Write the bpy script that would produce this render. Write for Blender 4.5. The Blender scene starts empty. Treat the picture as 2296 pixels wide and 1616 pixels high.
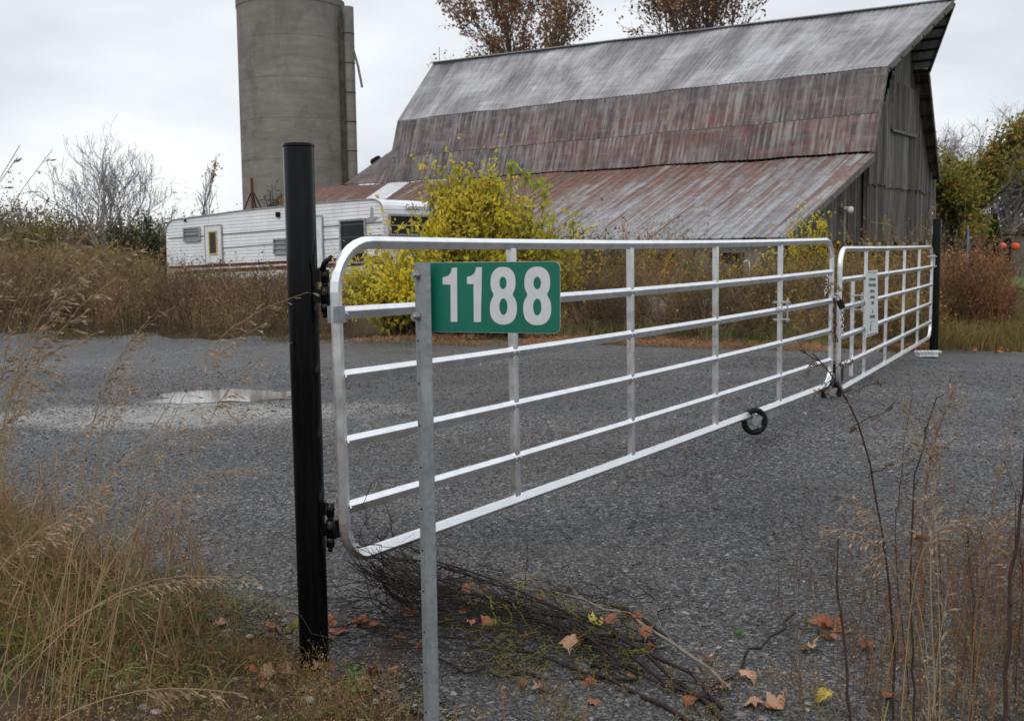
import bpy, math, random
import numpy as np
from mathutils import Vector, Matrix
random.seed(7); rng = np.random.default_rng(7)
S = bpy.context.scene
C = S.collection
# ------------------------------------------------------------------ camera
FPX, PITCH, ROLL, CAMZ = 2400.0, 0.1014, -0.012, 1.594
cam_d = bpy.data.cameras.new("camera"); cam = bpy.data.objects.new("camera", cam_d); C.objects.link(cam)
cam_d.sensor_width = 36; cam_d.lens = FPX/2296*36; cam_d.clip_end = 3000; cam_d.clip_start = 0.05
_D = Vector((0, -math.sin(PITCH), -math.cos(PITCH))); _X = Vector((1, 0, 0)); _F = Vector((0, math.cos(PITCH), -math.sin(PITCH)))
_R = _X*math.cos(ROLL) - _D*math.sin(ROLL); _U = -(_X*math.sin(ROLL) + _D*math.cos(ROLL))
M_ = Matrix((( _R.x, _U.x, -_F.x, 0), (_R.y, _U.y, -_F.y, 0), (_R.z, _U.z, -_F.z, CAMZ), (0, 0, 0, 1)))
cam.matrix_world = M_
cam_d.dof.use_dof = True; cam_d.dof.focus_distance = 4.2; cam_d.dof.aperture_fstop = 9.0
S.camera = cam
# ------------------------------------------------------------------ world, sun, exposure
w = bpy.data.worlds.new("World"); S.world = w; w.use_nodes = True
nt = w.node_tree; nt.nodes.clear()
def wn(t, **k):
    n = nt.nodes.new(t)
    for a, b in k.items(): setattr(n, a, b)
    return n
out = wn('ShaderNodeOutputWorld'); bg = wn('ShaderNodeBackground'); sky = wn('ShaderNodeTexSky')
sky.sky_type = 'NISHITA'; sky.sun_disc = False; sky.sun_elevation = math.radians(48); sky.sun_rotation = math.radians(200)
tc = wn('ShaderNodeTexCoord'); mp = wn('ShaderNodeMapping'); mp.inputs['Scale'].default_value = (1.2, 1.2, 3.6)
nz = wn('ShaderNodeTexNoise'); nz.inputs['Scale'].default_value = 2.3; nz.inputs['Detail'].default_value = 5; nz.inputs['Roughness'].default_value = .5
rp = wn('ShaderNodeValToRGB'); rp.color_ramp.elements[0].position = .34; rp.color_ramp.elements[0].color = (5.5, 5.8, 6.3, 1)
rp.color_ramp.elements[1].position = .68; rp.color_ramp.elements[1].color = (8.2, 8.4, 8.7, 1)
sp = wn('ShaderNodeSeparateXYZ'); mr = wn('ShaderNodeMapRange'); mr.inputs['From Min'].default_value = .25; mr.inputs['From Max'].default_value = 1
mr.inputs['To Min'].default_value = 1.0; mr.inputs['To Max'].default_value = 1.65
ml = wn('ShaderNodeMixRGB', blend_type='MULTIPLY'); ml.inputs[0].default_value = 1
mx = wn('ShaderNodeMixRGB'); mx.inputs[0].default_value = .93
L = nt.links.new
L(tc.outputs['Generated'], mp.inputs['Vector']); L(mp.outputs[0], nz.inputs['Vector']); L(nz.outputs['Fac'], rp.inputs[0])
L(tc.outputs['Generated'], sp.inputs[0]); L(sp.outputs['Z'], mr.inputs['Value']); L(rp.outputs[0], ml.inputs[1]); L(mr.outputs[0], ml.inputs[2])
L(sky.outputs[0], mx.inputs[1]); L(ml.outputs[0], mx.inputs[2]); L(mx.outputs[0], bg.inputs['Color']); bg.inputs['Strength'].default_value = .1
L(bg.outputs[0], out.inputs['Surface'])
sd = bpy.data.lights.new("sun", 'SUN'); sd.energy = .7; sd.angle = math.radians(25); sd.color = (1, .97, .93)
sun = bpy.data.objects.new("sun", sd); C.objects.link(sun); sun.rotation_euler = (math.radians(42), 0, math.radians(-20))
S.view_settings.view_transform = 'Standard'; S.view_settings.look = 'None'; S.view_settings.exposure = 0.34; S.view_settings.gamma = 1
S.view_settings.use_curve_mapping = False
S.cycles.max_bounces = 6; S.cycles.diffuse_bounces = 3; S.cycles.glossy_bounces = 3; S.cycles.transparent_max_bounces = 4
# ------------------------------------------------------------------ pixel to point (photo measured at 2296 px wide)
def ray(x, y):
    dx, dy = x-1148, y-808
    u = dx*math.cos(ROLL)+dy*math.sin(ROLL); v = -dx*math.sin(ROLL)+dy*math.cos(ROLL)
    return np.array([u/FPX, math.cos(PITCH)-v/FPX*math.sin(PITCH), -math.sin(PITCH)-v/FPX*math.cos(PITCH)])
O = np.array([0, 0, CAMZ])
def pix(x, y, Y):
    d = ray(x, y); return O+d*(Y/d[1])
def pixplane(x, y, P0, n):
    d = ray(x, y); return O+d*(np.dot(np.array(P0)-O, n)/np.dot(d, n))
# ------------------------------------------------------------------ ground height
CP = np.array([(-.78,4,0),(1.75,7.6,.25),(2.8,9.1,.32),(5.7,14.5,.16),(0,3.4,-.02),(1.5,3.5,0),(3,4.5,.05),(5,8,.2),(-2.6,3.2,.16),(-3.4,6,.12),(-2.9,10.8,.17),
 (0,8,.2),(0,14,.32),(-6,17,.34),(-10,14,.3),(0,24,.4),(-8,30,.5),(8,26,.3),(14,18,.1),(10,14,.12),(-16,24,.5),(25,30,.1),(0,50,.5),(-30,50,.6),(30,50,.2),(-2,0,.1),(2,0,0),(-60,60,.6),(60,60,.2),(0,90,.5)])
def _k(a, b):
    d = np.linalg.norm(a[:, None, :]-b[None], axis=2); return np.sqrt(d*d+4.0)
_A = np.block([[_k(CP[:, :2], CP[:, :2])+np.eye(len(CP))*-.01, np.ones((len(CP), 1))], [np.ones((1, len(CP))), np.zeros((1, 1))]])
_W = np.linalg.solve(_A, np.r_[CP[:, 2], 0])
PUD = (-2.85, 10.7, .175)
def HH(P):
    P = np.atleast_2d(P)[:, :2]; r = np.hypot(P[:, 0], P[:, 1])
    h = _k(P, CP[:, :2])@_W[:-1]+_W[-1]
    t = np.clip((r-55)/40, 0, 1); h = h*(1-t)+.45*t
    q = np.hypot((P[:, 0]-PUD[0])/.75, (P[:, 1]-PUD[1])/.55); k = np.clip((2.2-q)/1.1, 0, 1); return h*(1-k)+k*(PUD[2]+.03*np.clip(q-1, -.6, 1))
def H(x, y): return float(HH([[x, y]])[0])
def gpt(x, y):
    """ground point seen at photo pixel"""
    d = ray(x, y); z = .15
    for _ in range(30):
        t = (z-CAMZ)/d[2]; P = O+d*t; z = .5*z+.5*H(P[0], P[1])
    return P
# ------------------------------------------------------------------ objects
def tag(o, label=None, cat=None, group=None, kind=None):
    if label: o['label'] = label
    if cat: o['category'] = cat
    if group: o['group'] = group
    if kind: o['kind'] = kind
    return o
def empty(name, loc, label, cat, group=None, rz=0):
    o = bpy.data.objects.new(name, None); C.objects.link(o); o.location = loc; o.rotation_euler.z = rz; o.empty_display_size = .1
    return tag(o, label, cat, group)
def mesh(name, V, Fs, mat, parent=None, smooth=False, uv=None, world=True):
    """V (N,3); Fs list of face arrays (each (M,k)) or list of tuples. Coordinates are world ones; a parented mesh is moved back by the parent's place."""
    V = np.asarray(V, float)
    me = bpy.data.meshes.new(name)
    if isinstance(Fs, np.ndarray): Fs = [Fs]
    if len(Fs) and isinstance(Fs[0], np.ndarray):
        tot = np.concatenate([f.ravel() for f in Fs]).astype(np.int32)
        ls = np.concatenate([np.full(len(f), f.shape[1]) for f in Fs])
    else:
        tot = np.array([i for f in Fs for i in f], np.int32); ls = np.array([len(f) for f in Fs])
    st = np.concatenate([[0], np.cumsum(ls)[:-1]]).astype(np.int32)
    if parent is not None and world:
        pm = parent.matrix_basis if parent.parent is None else parent.parent.matrix_basis @ parent.matrix_basis
        inv = np.array(pm.inverted()); V = V@inv[:3, :3].T+inv[:3, 3]
    me.vertices.add(len(V)); me.vertices.foreach_set('co', V.ravel())
    me.loops.add(len(tot)); me.loops.foreach_set('vertex_index', tot)
    me.polygons.add(len(ls)); me.polygons.foreach_set('loop_start', st)
    me.polygons.foreach_set('use_smooth', np.full(len(ls), bool(smooth)))
    me.update(calc_edges=True)
    if uv is not None:
        l = me.uv_layers.new(name='uv'); l.data.foreach_set('uv', np.asarray(uv)[tot].ravel())
    me.materials.append(mat)
    o = bpy.data.objects.new(name, me); C.objects.link(o)
    if parent is not None: o.parent = parent
    return o
class MB:
    def __init__(s): s.v = []; s.f = []; s.n = 0
    def add(s, V, F):
        V = np.asarray(V, float); s.v.append(V)
        s.f += [tuple(int(i)+s.n for i in f) for f in F]; s.n += len(V); return s
    def box(s, c, sx, sy, sz, ax=None, ay=None):
        ax = np.array([1, 0, 0.]) if ax is None else np.array(ax, float)/np.linalg.norm(ax)
        ay = np.array([0, 1, 0.]) if ay is None else np.array(ay, float)/np.linalg.norm(ay)
        az = np.cross(ax, ay); c = np.array(c, float)
        V = [c+ax*sx/2*i+ay*sy/2*j+az*sz/2*k for k in (-1, 1) for j in (-1, 1) for i in (-1, 1)]
        return s.add(V, [(0,2,3,1),(4,5,7,6),(0,1,5,4),(2,6,7,3),(0,4,6,2),(1,3,7,5)])
    def bar(s, p0, p1, w, h, up=(0, 0, 1)):
        p0, p1 = np.array(p0, float), np.array(p1, float); d = p1-p0; l = np.linalg.norm(d); d /= l
        side = np.cross(d, up); side /= np.linalg.norm(side)
        return s.box((p0+p1)/2, l, w, h, d, side)
    def hexa(s, P):  # 8 points, bottom four then top four
        return s.add(P, [(3,2,1,0),(4,5,6,7),(0,1,5,4),(1,2,6,5),(2,3,7,6),(3,0,4,7)])
    def slab(s, P, n, t):  # polygon P pushed by n*t
        P = np.asarray(P, float); k = len(P); Q = P+np.array(n)*t
        return s.add(np.r_[P, Q], [tuple(range(k))[::-1], tuple(range(k, 2*k))]+[(i, (i+1) % k, (i+1) % k+k, i+k) for i in range(k)])
    def tube(s, pts, r, n=8, cap=True):
        pts = np.asarray(pts, float); K = len(pts); r = np.broadcast_to(r, (K,))
        T = np.gradient(pts, axis=0) if K > 2 else np.array([pts[1]-pts[0]]*2); T /= np.linalg.norm(T, axis=1)[:, None]+1e-12
        up = np.array([0, 0, 1.]) if abs(T[:, 2]).mean() < .8 else np.array([1., 0, 0])
        A = np.cross(T, up); A /= np.linalg.norm(A, axis=1)[:, None]+1e-9; B = np.cross(T, A)
        a = np.linspace(0, 2*np.pi, n, endpoint=False)
        V = pts[:, None]+r[:, None, None]*(np.cos(a)[None, :, None]*A[:, None]+np.sin(a)[None, :, None]*B[:, None])
        F = [(k*n+i, k*n+(i+1) % n, (k+1)*n+(i+1) % n, (k+1)*n+i) for k in range(K-1) for i in range(n)]
        if cap: F += [tuple(range(n))[::-1], tuple(range((K-1)*n, K*n))]
        return s.add(V.reshape(-1, 3), F)
    def sweep(s, path, prof, N, closed=False):
        """profile (a along N, b along in-plane perpendicular)"""
        P = np.asarray(path, float); K = len(P); N = np.array(N, float)
        T = (np.roll(P, -1, 0)-np.roll(P, 1, 0)) if closed else np.gradient(P, axis=0)
        T /= np.linalg.norm(T, axis=1)[:, None]; B = np.cross(T, N); pr = np.asarray(prof)
        V = P[:, None]+pr[None, :, :1]*N+pr[None, :, 1:]*B[:, None]; n = len(pr); F = []
        for k in range(K if closed else K-1):
            a, b = k*n, ((k+1) % K)*n
            F += [(a+i, a+(i+1) % n, b+(i+1) % n, b+i) for i in range(n)]
        if not closed: F += [tuple(range(n))[::-1], tuple(range((K-1)*n, K*n))]
        return s.add(V.reshape(-1, 3), F)
    def build(s, name, mat, parent=None, smooth=False): return mesh(name, np.concatenate(s.v), s.f, mat, parent, smooth)
def bevel(o, w=.004, seg=2):
    m = o.modifiers.new('bevel', 'BEVEL'); m.width = w; m.segments = seg; m.limit_method = 'ANGLE'; return o
def tubes(P, R, n=4):
    """P (B,K,3), R (B,K) -> V,F"""
    P = np.asarray(P, float); B, K, _ = P.shape
    T = np.gradient(P, axis=1); T /= np.linalg.norm(T, axis=2)[..., None]+1e-9
    up = np.array([.31, .2, .93]); A = np.cross(T, up); A /= np.linalg.norm(A, axis=2)[..., None]+1e-9; Bv = np.cross(T, A)
    a = np.linspace(0, 2*np.pi, n, endpoint=False)
    V = P[:, :, None]+R[:, :, None, None]*(np.cos(a)[:, None]*A[:, :, None]+np.sin(a)[:, None]*Bv[:, :, None])
    b = (np.arange(B)*K*n)[:, None, None]; k = (np.arange(K-1)*n)[None, :, None]; i = np.arange(n)[None, None]; j = (i+1) % n
    F = np.stack([b+k+i, b+k+j, b+k+n+j, b+k+n+i], -1).reshape(-1, 4)
    return V.reshape(-1, 3), F
def rnd(n, lo, hi): return rng.uniform(lo, hi, n)
def unit(v): return v/(np.linalg.norm(v, axis=-1, keepdims=True)+1e-9)
def cards(P, ln, wd, D=None, fold=.25):
    """folded leaf: base, left, tip, right + mid"""
    P = np.asarray(P, float); n = len(P); ln = np.broadcast_to(ln, (n,)); wd = np.broadcast_to(wd, (n,))
    D = unit(rng.normal(size=(n, 3))) if D is None else unit(D)
    sd_ = unit(np.cross(D, rng.normal(size=(n, 3)))); nn = np.cross(D, sd_)
    m = P+D*(ln*.45)[:, None]
    V = np.stack([P, m+sd_*(wd/2)[:, None]+nn*(wd*fold)[:, None], P+D*ln[:, None], m-sd_*(wd/2)[:, None]+nn*(wd*fold)[:, None]], 1).reshape(-1, 3)
    i = np.arange(n)[:, None]*4
    F = np.concatenate([i+np.array([[0, 1, 2]]), i+np.array([[0, 2, 3]])], 0)
    return V, F
def join(parts):
    Vs, Fs, n = [], {}, 0
    for V, F in parts:
        Vs.append(V); Fs.setdefault(F.shape[1], []).append(F+n); n += len(V)
    return np.concatenate(Vs), [np.concatenate(f) for f in Fs.values()]
# ------------------------------------------------------------------ materials
class NT:
    def __init__(s, name):
        s.m = bpy.data.materials.new(name); s.m.use_nodes = True; s.t = s.m.node_tree; s.t.nodes.clear()
        s.o = s.n('ShaderNodeOutputMaterial'); s.b = s.n('ShaderNodeBsdfPrincipled'); s.l(s.b.outputs[0], s.o.inputs[0])
    def n(s, t, **k):
        a = s.t.nodes.new(t)
        for x, y in k.items(): setattr(a, x, y)
        return a
    def l(s, a, b): s.t.links.new(a, b)
    def set(s, sock, v):
        if hasattr(v, 'is_linked') or isinstance(v, bpy.types.NodeSocket): s.l(v, sock)
        else: sock.default_value = (v if not isinstance(v, tuple) or len(v) != 3 or sock.type != 'RGBA' else v+(1,))
    def co(s, kind='Object'): return s.n('ShaderNodeTexCoord').outputs[kind]
    def map(s, v, sc, loc=(0, 0, 0)):
        a = s.n('ShaderNodeMapping'); s.l(v, a.inputs[0]); a.inputs['Scale'].default_value = sc; a.inputs['Location'].default_value = loc; return a.outputs[0]
    def noise(s, v, sc, det=4, ro=.55, dist=0):
        a = s.n('ShaderNodeTexNoise'); s.l(v, a.inputs['Vector']); a.inputs['Scale'].default_value = sc; a.inputs['Detail'].default_value = det
        a.inputs['Roughness'].default_value = ro; a.inputs['Distortion'].default_value = dist; return a.outputs['Fac']
    def vor(s, v, sc, out='Distance', feat='F1'):
        a = s.n('ShaderNodeTexVoronoi', feature=feat); s.l(v, a.inputs['Vector']); a.inputs['Scale'].default_value = sc; return a.outputs[out]
    def ramp(s, f, st):
        a = s.n('ShaderNodeValToRGB'); e = a.color_ramp.elements
        while len(e) < len(st): e.new(.5)
        for q, (p, c) in zip(e, st):
            q.position = p; q.color = (c, c, c, 1) if not isinstance(c, tuple) else c+(1,)
        s.l(f, a.inputs[0]); return a.outputs[0]
    def mix(s, f, a, b, mode='MIX'):
        q = s.n('ShaderNodeMixRGB', blend_type=mode); s.set(q.inputs[0], f); s.set(q.inputs[1], a); s.set(q.inputs[2], b); return q.outputs[0]
    def math(s, op, a, b=0.0, c=None):
        q = s.n('ShaderNodeMath', operation=op); s.set(q.inputs[0], a); s.set(q.inputs[1], b)
        if c is not None: s.set(q.inputs[2], c)
        return q.outputs[0]
    def bump(s, h, st=.3, d=.01):
        q = s.n('ShaderNodeBump'); s.l(h, q.inputs['Height']); q.inputs['Strength'].default_value = st; q.inputs['Distance'].default_value = d
        s.l(q.outputs[0], s.b.inputs['Normal']); return q
    def fin(s, col, ro=.7, me=0, spec=.5):
        s.set(s.b.inputs['Base Color'], col); s.set(s.b.inputs['Roughness'], ro); s.set(s.b.inputs['Metallic'], me); s.b.inputs['Specular IOR Level'].default_value = spec
        return s.m
    def isl(s): return s.n('ShaderNodeNewGeometry').outputs['Random Per Island']
    def xyz(s, v):
        q = s.n('ShaderNodeSeparateXYZ'); s.l(v, q.inputs[0]); return q.outputs
def leafmat(name, cols, tr=.35, ro=.6, spread=.25):
    t = NT(name); k = len(cols)
    c = t.ramp(t.isl(), [((i+.0)/k, col) for i, col in enumerate(cols)]); t.n
    q = t.noise(t.co(), 1.1, 3); c = t.mix(t.ramp(q, [(.35, 0.), (.65, 1.)]), t.mix(1, c, (1-spread, 1-spread, 1-spread), 'MULTIPLY'), t.mix(1, c, tuple(1+spread*1.3 if i < 1 else 1+spread for i in range(3)), 'MULTIPLY'))
    t.fin(c, ro, 0, .12)
    if tr:
        x = t.n('ShaderNodeBsdfTranslucent'); t.l(c, x.inputs[0]); m = t.n('ShaderNodeMixShader'); m.inputs[0].default_value = tr
        t.l(t.b.outputs[0], m.inputs[1]); t.l(x.outputs[0], m.inputs[2]); t.l(m.outputs[0], t.o.inputs[0])
    return t.m
def plain(name, col, ro=.6, me=0, var=.25, sc=8, bump=0, spec=None):
    spec = spec if spec is not None else (.15 if ro > .65 else .4)
    t = NT(name); q = t.noise(t.co(), sc, 5)
    c = t.mix(t.ramp(q, [(.3, 0.), (.7, 1.)]), tuple(x*(1-var) for x in col), tuple(min(x*(1+var), 1) for x in col))
    if bump: t.bump(t.noise(t.co(), sc*5, 4), bump, .01)
    return t.fin(c, ro, me, spec)
def m_gravel():
    t = NT('wet grey gravel'); v = t.co()
    cell = t.vor(v, 75, 'Color'); lum = t.xyz(cell)[0]
    cc = t.ramp(lum, [(0, (.012, .012, .013)), (.5, (.03, .03, .031)), (.82, (.085, .084, .083)), (1, (.19, .185, .172))])
    big = t.noise(t.map(v, (.28, .75, 1)), 1, 6, .6); patch = t.noise(v, 2.5, 5, .65)
    c = t.mix(t.ramp(big, [(.35, 0.), (.68, 1.)]), t.mix(1, cc, (.66, .65, .65), 'MULTIPLY'), t.mix(1, cc, (1.75, 1.72, 1.68), 'MULTIPLY'))
    brn_ = t.noise(t.map(v, (.35, 1.1, 1), (4, 2, 0)), 1, 6, .65); c = t.mix(t.math('MULTIPLY', t.ramp(brn_, [(.48, 0.), (.66, 1.)]), .6), c, t.mix(1, c, (.80, .68, .60), 'MULTIPLY'))
    c = t.mix(t.math('MULTIPLY', t.ramp(patch, [(.45, 0.), (.75, 1.)]), .45), c, (.10, .097, .093))
    # pale silt left where the puddle dried
    X = t.xyz(v); px = t.math('SUBTRACT', X[0], -3.0); py = t.math('SUBTRACT', X[1], 9.6)
    r2 = t.math('ADD', t.math('MULTIPLY', px, t.math('MULTIPLY', px, .16)), t.math('MULTIPLY', py, t.math('MULTIPLY', py, 1.6)))
    sil = t.math('ADD', r2, t.math('MULTIPLY', t.math('SUBTRACT', t.noise(v, 2.2, 6, .7), .5), 2.6))
    c = t.mix(t.ramp(sil, [(.1, .95), (1.1, 0.)]), c, t.mix(t.ramp(lum, [(.2, 0.), (.7, 1.)]), (.14, .132, .12), (.34, .325, .30)))
    d = t.vor(v, 75); h = t.math('ADD', t.math('MULTIPLY', d, -1), t.math('MULTIPLY', t.noise(v, 30, 4, .7), .6))
    t.bump(h, .9, .012)
    return t.fin(c, t.ramp(big, [(.3, .42), (.7, .62)]), 0, .4)
def m_soil():
    t = NT('brown soil'); v = t.co(); a = t.noise(v, 3, 8, .65); b = t.noise(v, 40, 5, .7)
    c = t.ramp(t.mix(.45, a, b), [(.3, (.026, .017, .011)), (.5, (.075, .05, .032)), (.7, (.17, .125, .085))])
    t.bump(t.math('ADD', a, b), .9, .03); return t.fin(c, .9, 0, .15)
def m_grassland():
    t = NT('rough grassland'); v = t.co(); a = t.noise(v, .25, 8, .65); b = t.noise(v, 9, 5, .7)
    c = t.ramp(t.mix(.5, a, b), [(.3, (.045, .028, .018)), (.5, (.075, .055, .028)), (.7, (.07, .075, .028))])
    t.bump(b, .9, .1); return t.fin(c, .95, 0, .1)
def roof_mat(name, kind):
    t = NT(name); v = t.co('UV'); X = t.xyz(v); u, vv = X[0], X[1]
    st = t.noise(t.map(v, (15, .32, 1)), 1, 6, .7); hb = t.noise(t.map(v, (.9, 5.5, 1), (4, 4, 0)), 1, 5, .65); st2 = t.noise(t.map(v, (26, .9, 1)), 1, 4, .7); pt = t.noise(t.map(v, (.5, .8, 1), (3, 7, 0)), 1, 6, .6, .6)
    sheet = t.noise(t.map(v, (1.6, .05, 1), (9, 2, 0)), 1, 2, .5); rib = t.math('SINE', t.math('MULTIPLY', u, 2*math.pi/.0762))
    cf = t.n('ShaderNodeVectorMath', operation='FLOOR'); t.l(t.map(v, (1/.0762, 0, 0)), cf.inputs[0]); cm = t.n('ShaderNodeVectorMath', operation='MULTIPLY'); t.l(cf.outputs[0], cm.inputs[0]); cm.inputs[1].default_value = (3.7, 0, 0)
    ca_ = t.n('ShaderNodeVectorMath', operation='ADD'); t.l(cm.outputs[0], ca_.inputs[0]); t.l(t.map(v, (0, .55, 0)), ca_.inputs[1]); crisp = t.noise(ca_.outputs[0], 1, 3, .6)
    if kind == 'upper':
        f = t.math('ADD', t.math('MULTIPLY', t.mix(.35, st, hb), .40), t.math('MULTIPLY', t.noise(t.map(v, (.75, .38, 1), (2, 5, 0)), 1, 6, .62, .5), .60))
        c = t.ramp(f, [(.38, (.085, .078, .084)), (.46, (.17, .16, .168)), (.53, (.30, .295, .305)), (.62, (.47, .47, .48))])
        c = t.mix(t.math('MULTIPLY', t.ramp(st2, [(.45, 0.), (.7, 1.)]), .5), c, (.36, .355, .36))
        c = t.mix(t.math('MULTIPLY', t.ramp(t.noise(t.map(v, (.9, 5, 1)), 1, 5, .7), [(.5, 0.), (.72, 1.)]), .45), c, (.15, .115, .115))
        c = t.mix(t.math('MULTIPLY', t.ramp(crisp, [(.48, 0.), (.68, 1.)]), .28), c, (.50, .50, .51)); c = t.mix(t.math('MULTIPLY', t.ramp(crisp, [(.32, 1.), (.46, 0.)]), .28), c, (.13, .12, .125))
        ro = .5
    elif kind == 'lower':
        f = t.math('ADD', t.math('MULTIPLY', sheet, .5), t.math('MULTIPLY', pt, .5))
        c = t.ramp(f, [(.38, (.04, .033, .038)), (.46, (.066, .04, .041)), (.52, (.12, .10, .098)), (.56, (.085, .045, .043)), (.64, (.15, .135, .13))])
        bu = t.ramp(t.math('MULTIPLY', u, 1/20), [(.0, .1), (.12, .5), (.3, 1.), (.62, .9), (.8, 0.)]); bv = t.ramp(t.math('MULTIPLY', vv, 1/4), [(.0, .55), (.3, 1.), (.62, .9), (.78, 0.)])
        rn_ = t.noise(t.map(v, (.45, .9, 1), (8, 1, 0)), 1, 6, .6); rd = t.math('MULTIPLY', t.math('MULTIPLY', bu, bv), t.ramp(rn_, [(.42, 0.), (.54, 1.)]))
        low = t.math('MULTIPLY', t.ramp(t.math('ADD', vv, t.math('MULTIPLY', pt, 1.2)), [(.0, 1.), (.999, .15)]), t.ramp(t.noise(t.map(v, (.35, 1.3, 1), (1, 4, 0)), 1, 5, .6), [(.46, 0.), (.56, 1.)]))
        c = t.mix(t.math('MULTIPLY', low, .3), c, (.105, .032, .029)); c = t.mix(t.math('MULTIPLY', rd, .9), c, t.ramp(st, [(.4, (.10, .029, .021)), (.6, (.15, .06, .04))]))
        sl = t.noise(t.map(v, (.8, .9, 1), (2, 9, 0)), 1, 5, .6); c = t.mix(t.math('MULTIPLY', t.ramp(sl, [(.54, 0.), (.62, 1.)]), .7), c, (.042, .038, .044))
        c = t.mix(t.math('MULTIPLY', t.ramp(st2, [(.54, 0.), (.66, 1.)]), .6), c, (.30, .28, .27))
        c = t.mix(t.math('MULTIPLY', t.ramp(st, [(.58, 0.), (.7, 1.)]), .5), c, (.26, .245, .24))
        pm_ = t.ramp(t.noise(t.map(v, (.6, .7, 1), (12, 3, 0)), 1, 4, .6), [(.36, .12), (.6, 1.)]); c = t.mix(t.math('MULTIPLY', t.math('MULTIPLY', t.ramp(crisp, [(.47, 0.), (.62, 1.)]), pm_), .6), c, (.33, .315, .285)); c = t.mix(t.math('MULTIPLY', t.ramp(hb, [(.52, 0.), (.66, 1.)]), .45), c, (.20, .19, .185)); c = t.mix(t.math('MULTIPLY', t.ramp(crisp, [(.34, 1.), (.45, 0.)]), .4), c, (.04, .033, .034))
        ro = .6
    else:
        str_ = t.noise(t.map(v, (3.4, .22, 1)), 1, 5, .7); fl = t.noise(t.map(v, (4, 5, 1)), 1, 5, .7)
        # rust grows towards the far end and the top
        g = t.math('ADD', t.math('MULTIPLY', u, .035), t.math('MULTIPLY', vv, .085))
        f = t.math('ADD', g, t.math('MULTIPLY', t.math('SUBTRACT', str_, .5), 1.5))
        grey = t.ramp(t.mix(.5, fl, st), [(.38, (.13, .13, .138)), (.5, (.245, .243, .245)), (.68, (.42, .42, .425))])
        rust = t.ramp(t.mix(.5, st, fl), [(.38, (.075, .042, .028)), (.52, (.135, .07, .043)), (.68, (.21, .165, .135))])
        c = t.mix(t.ramp(f, [(.34, 0.), (.72, .95)]), grey, rust)
        c = t.mix(t.math('MULTIPLY', t.ramp(t.noise(t.map(v, (10, .25, 1), (5, 5, 0)), 1, 3, .6), [(.56, 0.), (.60, 1.)]), .75), c, (.12, .045, .03))
        c2 = t.n('ShaderNodeVectorMath', operation='FLOOR'); t.l(t.map(v, (1/.15, 0, 0)), c2.inputs[0]); c3 = t.n('ShaderNodeVectorMath', operation='MULTIPLY'); t.l(c2.outputs[0], c3.inputs[0]); c3.inputs[1].default_value = (5.3, 0, 0)
        c4 = t.n('ShaderNodeVectorMath', operation='ADD'); t.l(c3.outputs[0], c4.inputs[0]); t.l(t.map(v, (0, .38, 0)), c4.inputs[1]); cr2 = t.noise(c4.outputs[0], 1, 3, .6)
        c = t.mix(t.math('MULTIPLY', t.math('MULTIPLY', t.ramp(cr2, [(.50, 0.), (.58, 1.)]), t.ramp(t.math('MULTIPLY', vv, .14), [(.12, .1), (.5, 1.)])), .8), c, t.ramp(fl, [(.4, (.12, .045, .03)), (.6, (.20, .085, .055))]))
        c = t.mix(t.math('MULTIPLY', t.ramp(cr2, [(.34, 1.), (.42, 0.)]), .4), c, (.40, .40, .41))
        rb = t.math('ABSOLUTE', t.math('SUBTRACT', t.math('FRACT', t.math('MULTIPLY', u, 1/.3)), .62)); c = t.mix(t.ramp(rb, [(.05, .55), (.1, 0.)]), c, (.07, .06, .058))  # shade beside each rib painted into the colour as a dark line
        ro = .5
    pn = t.n('ShaderNodeTexWhiteNoise', noise_dimensions='2D'); fl_ = t.n('ShaderNodeVectorMath', operation='FLOOR'); t.l(t.map(v, (1/.66, 1/2.0, 1), (.3, .0, 0)), fl_.inputs[0]); t.l(fl_.outputs[0], pn.inputs['Vector'])
    c = t.mix(t.ramp(pn.outputs['Value'], [(.2, .0), (1, .42)]), c, t.mix(1, c, (.55, .53, .52), 'MULTIPLY'))
    if kind != 'lean': t.bump(st2, .2, .01)
    return t.fin(c, ro, .08, .35)
def m_boards():
    t = NT('weathered barn boards'); v = t.co(); r = t.isl()
    g = t.noise(t.map(v, (14, 14, .8)), 1, 6, .7); g2 = t.noise(t.map(v, (1, 1, .6)), 1, 4)
    c = t.ramp(g, [(.36, (.05, .046, .043)), (.5, (.14, .132, .125)), (.64, (.25, .24, .23))])
    c = t.mix(r, c, t.mix(1, c, (.45, .41, .40), 'MULTIPLY')); c = t.mix(t.math('MULTIPLY', t.ramp(g2, [(.4, 0.), (.7, 1.)]), .4), c, (.085, .065, .055))
    t.bump(g, .4, .02); return t.fin(c, .85, 0, .15)
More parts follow.
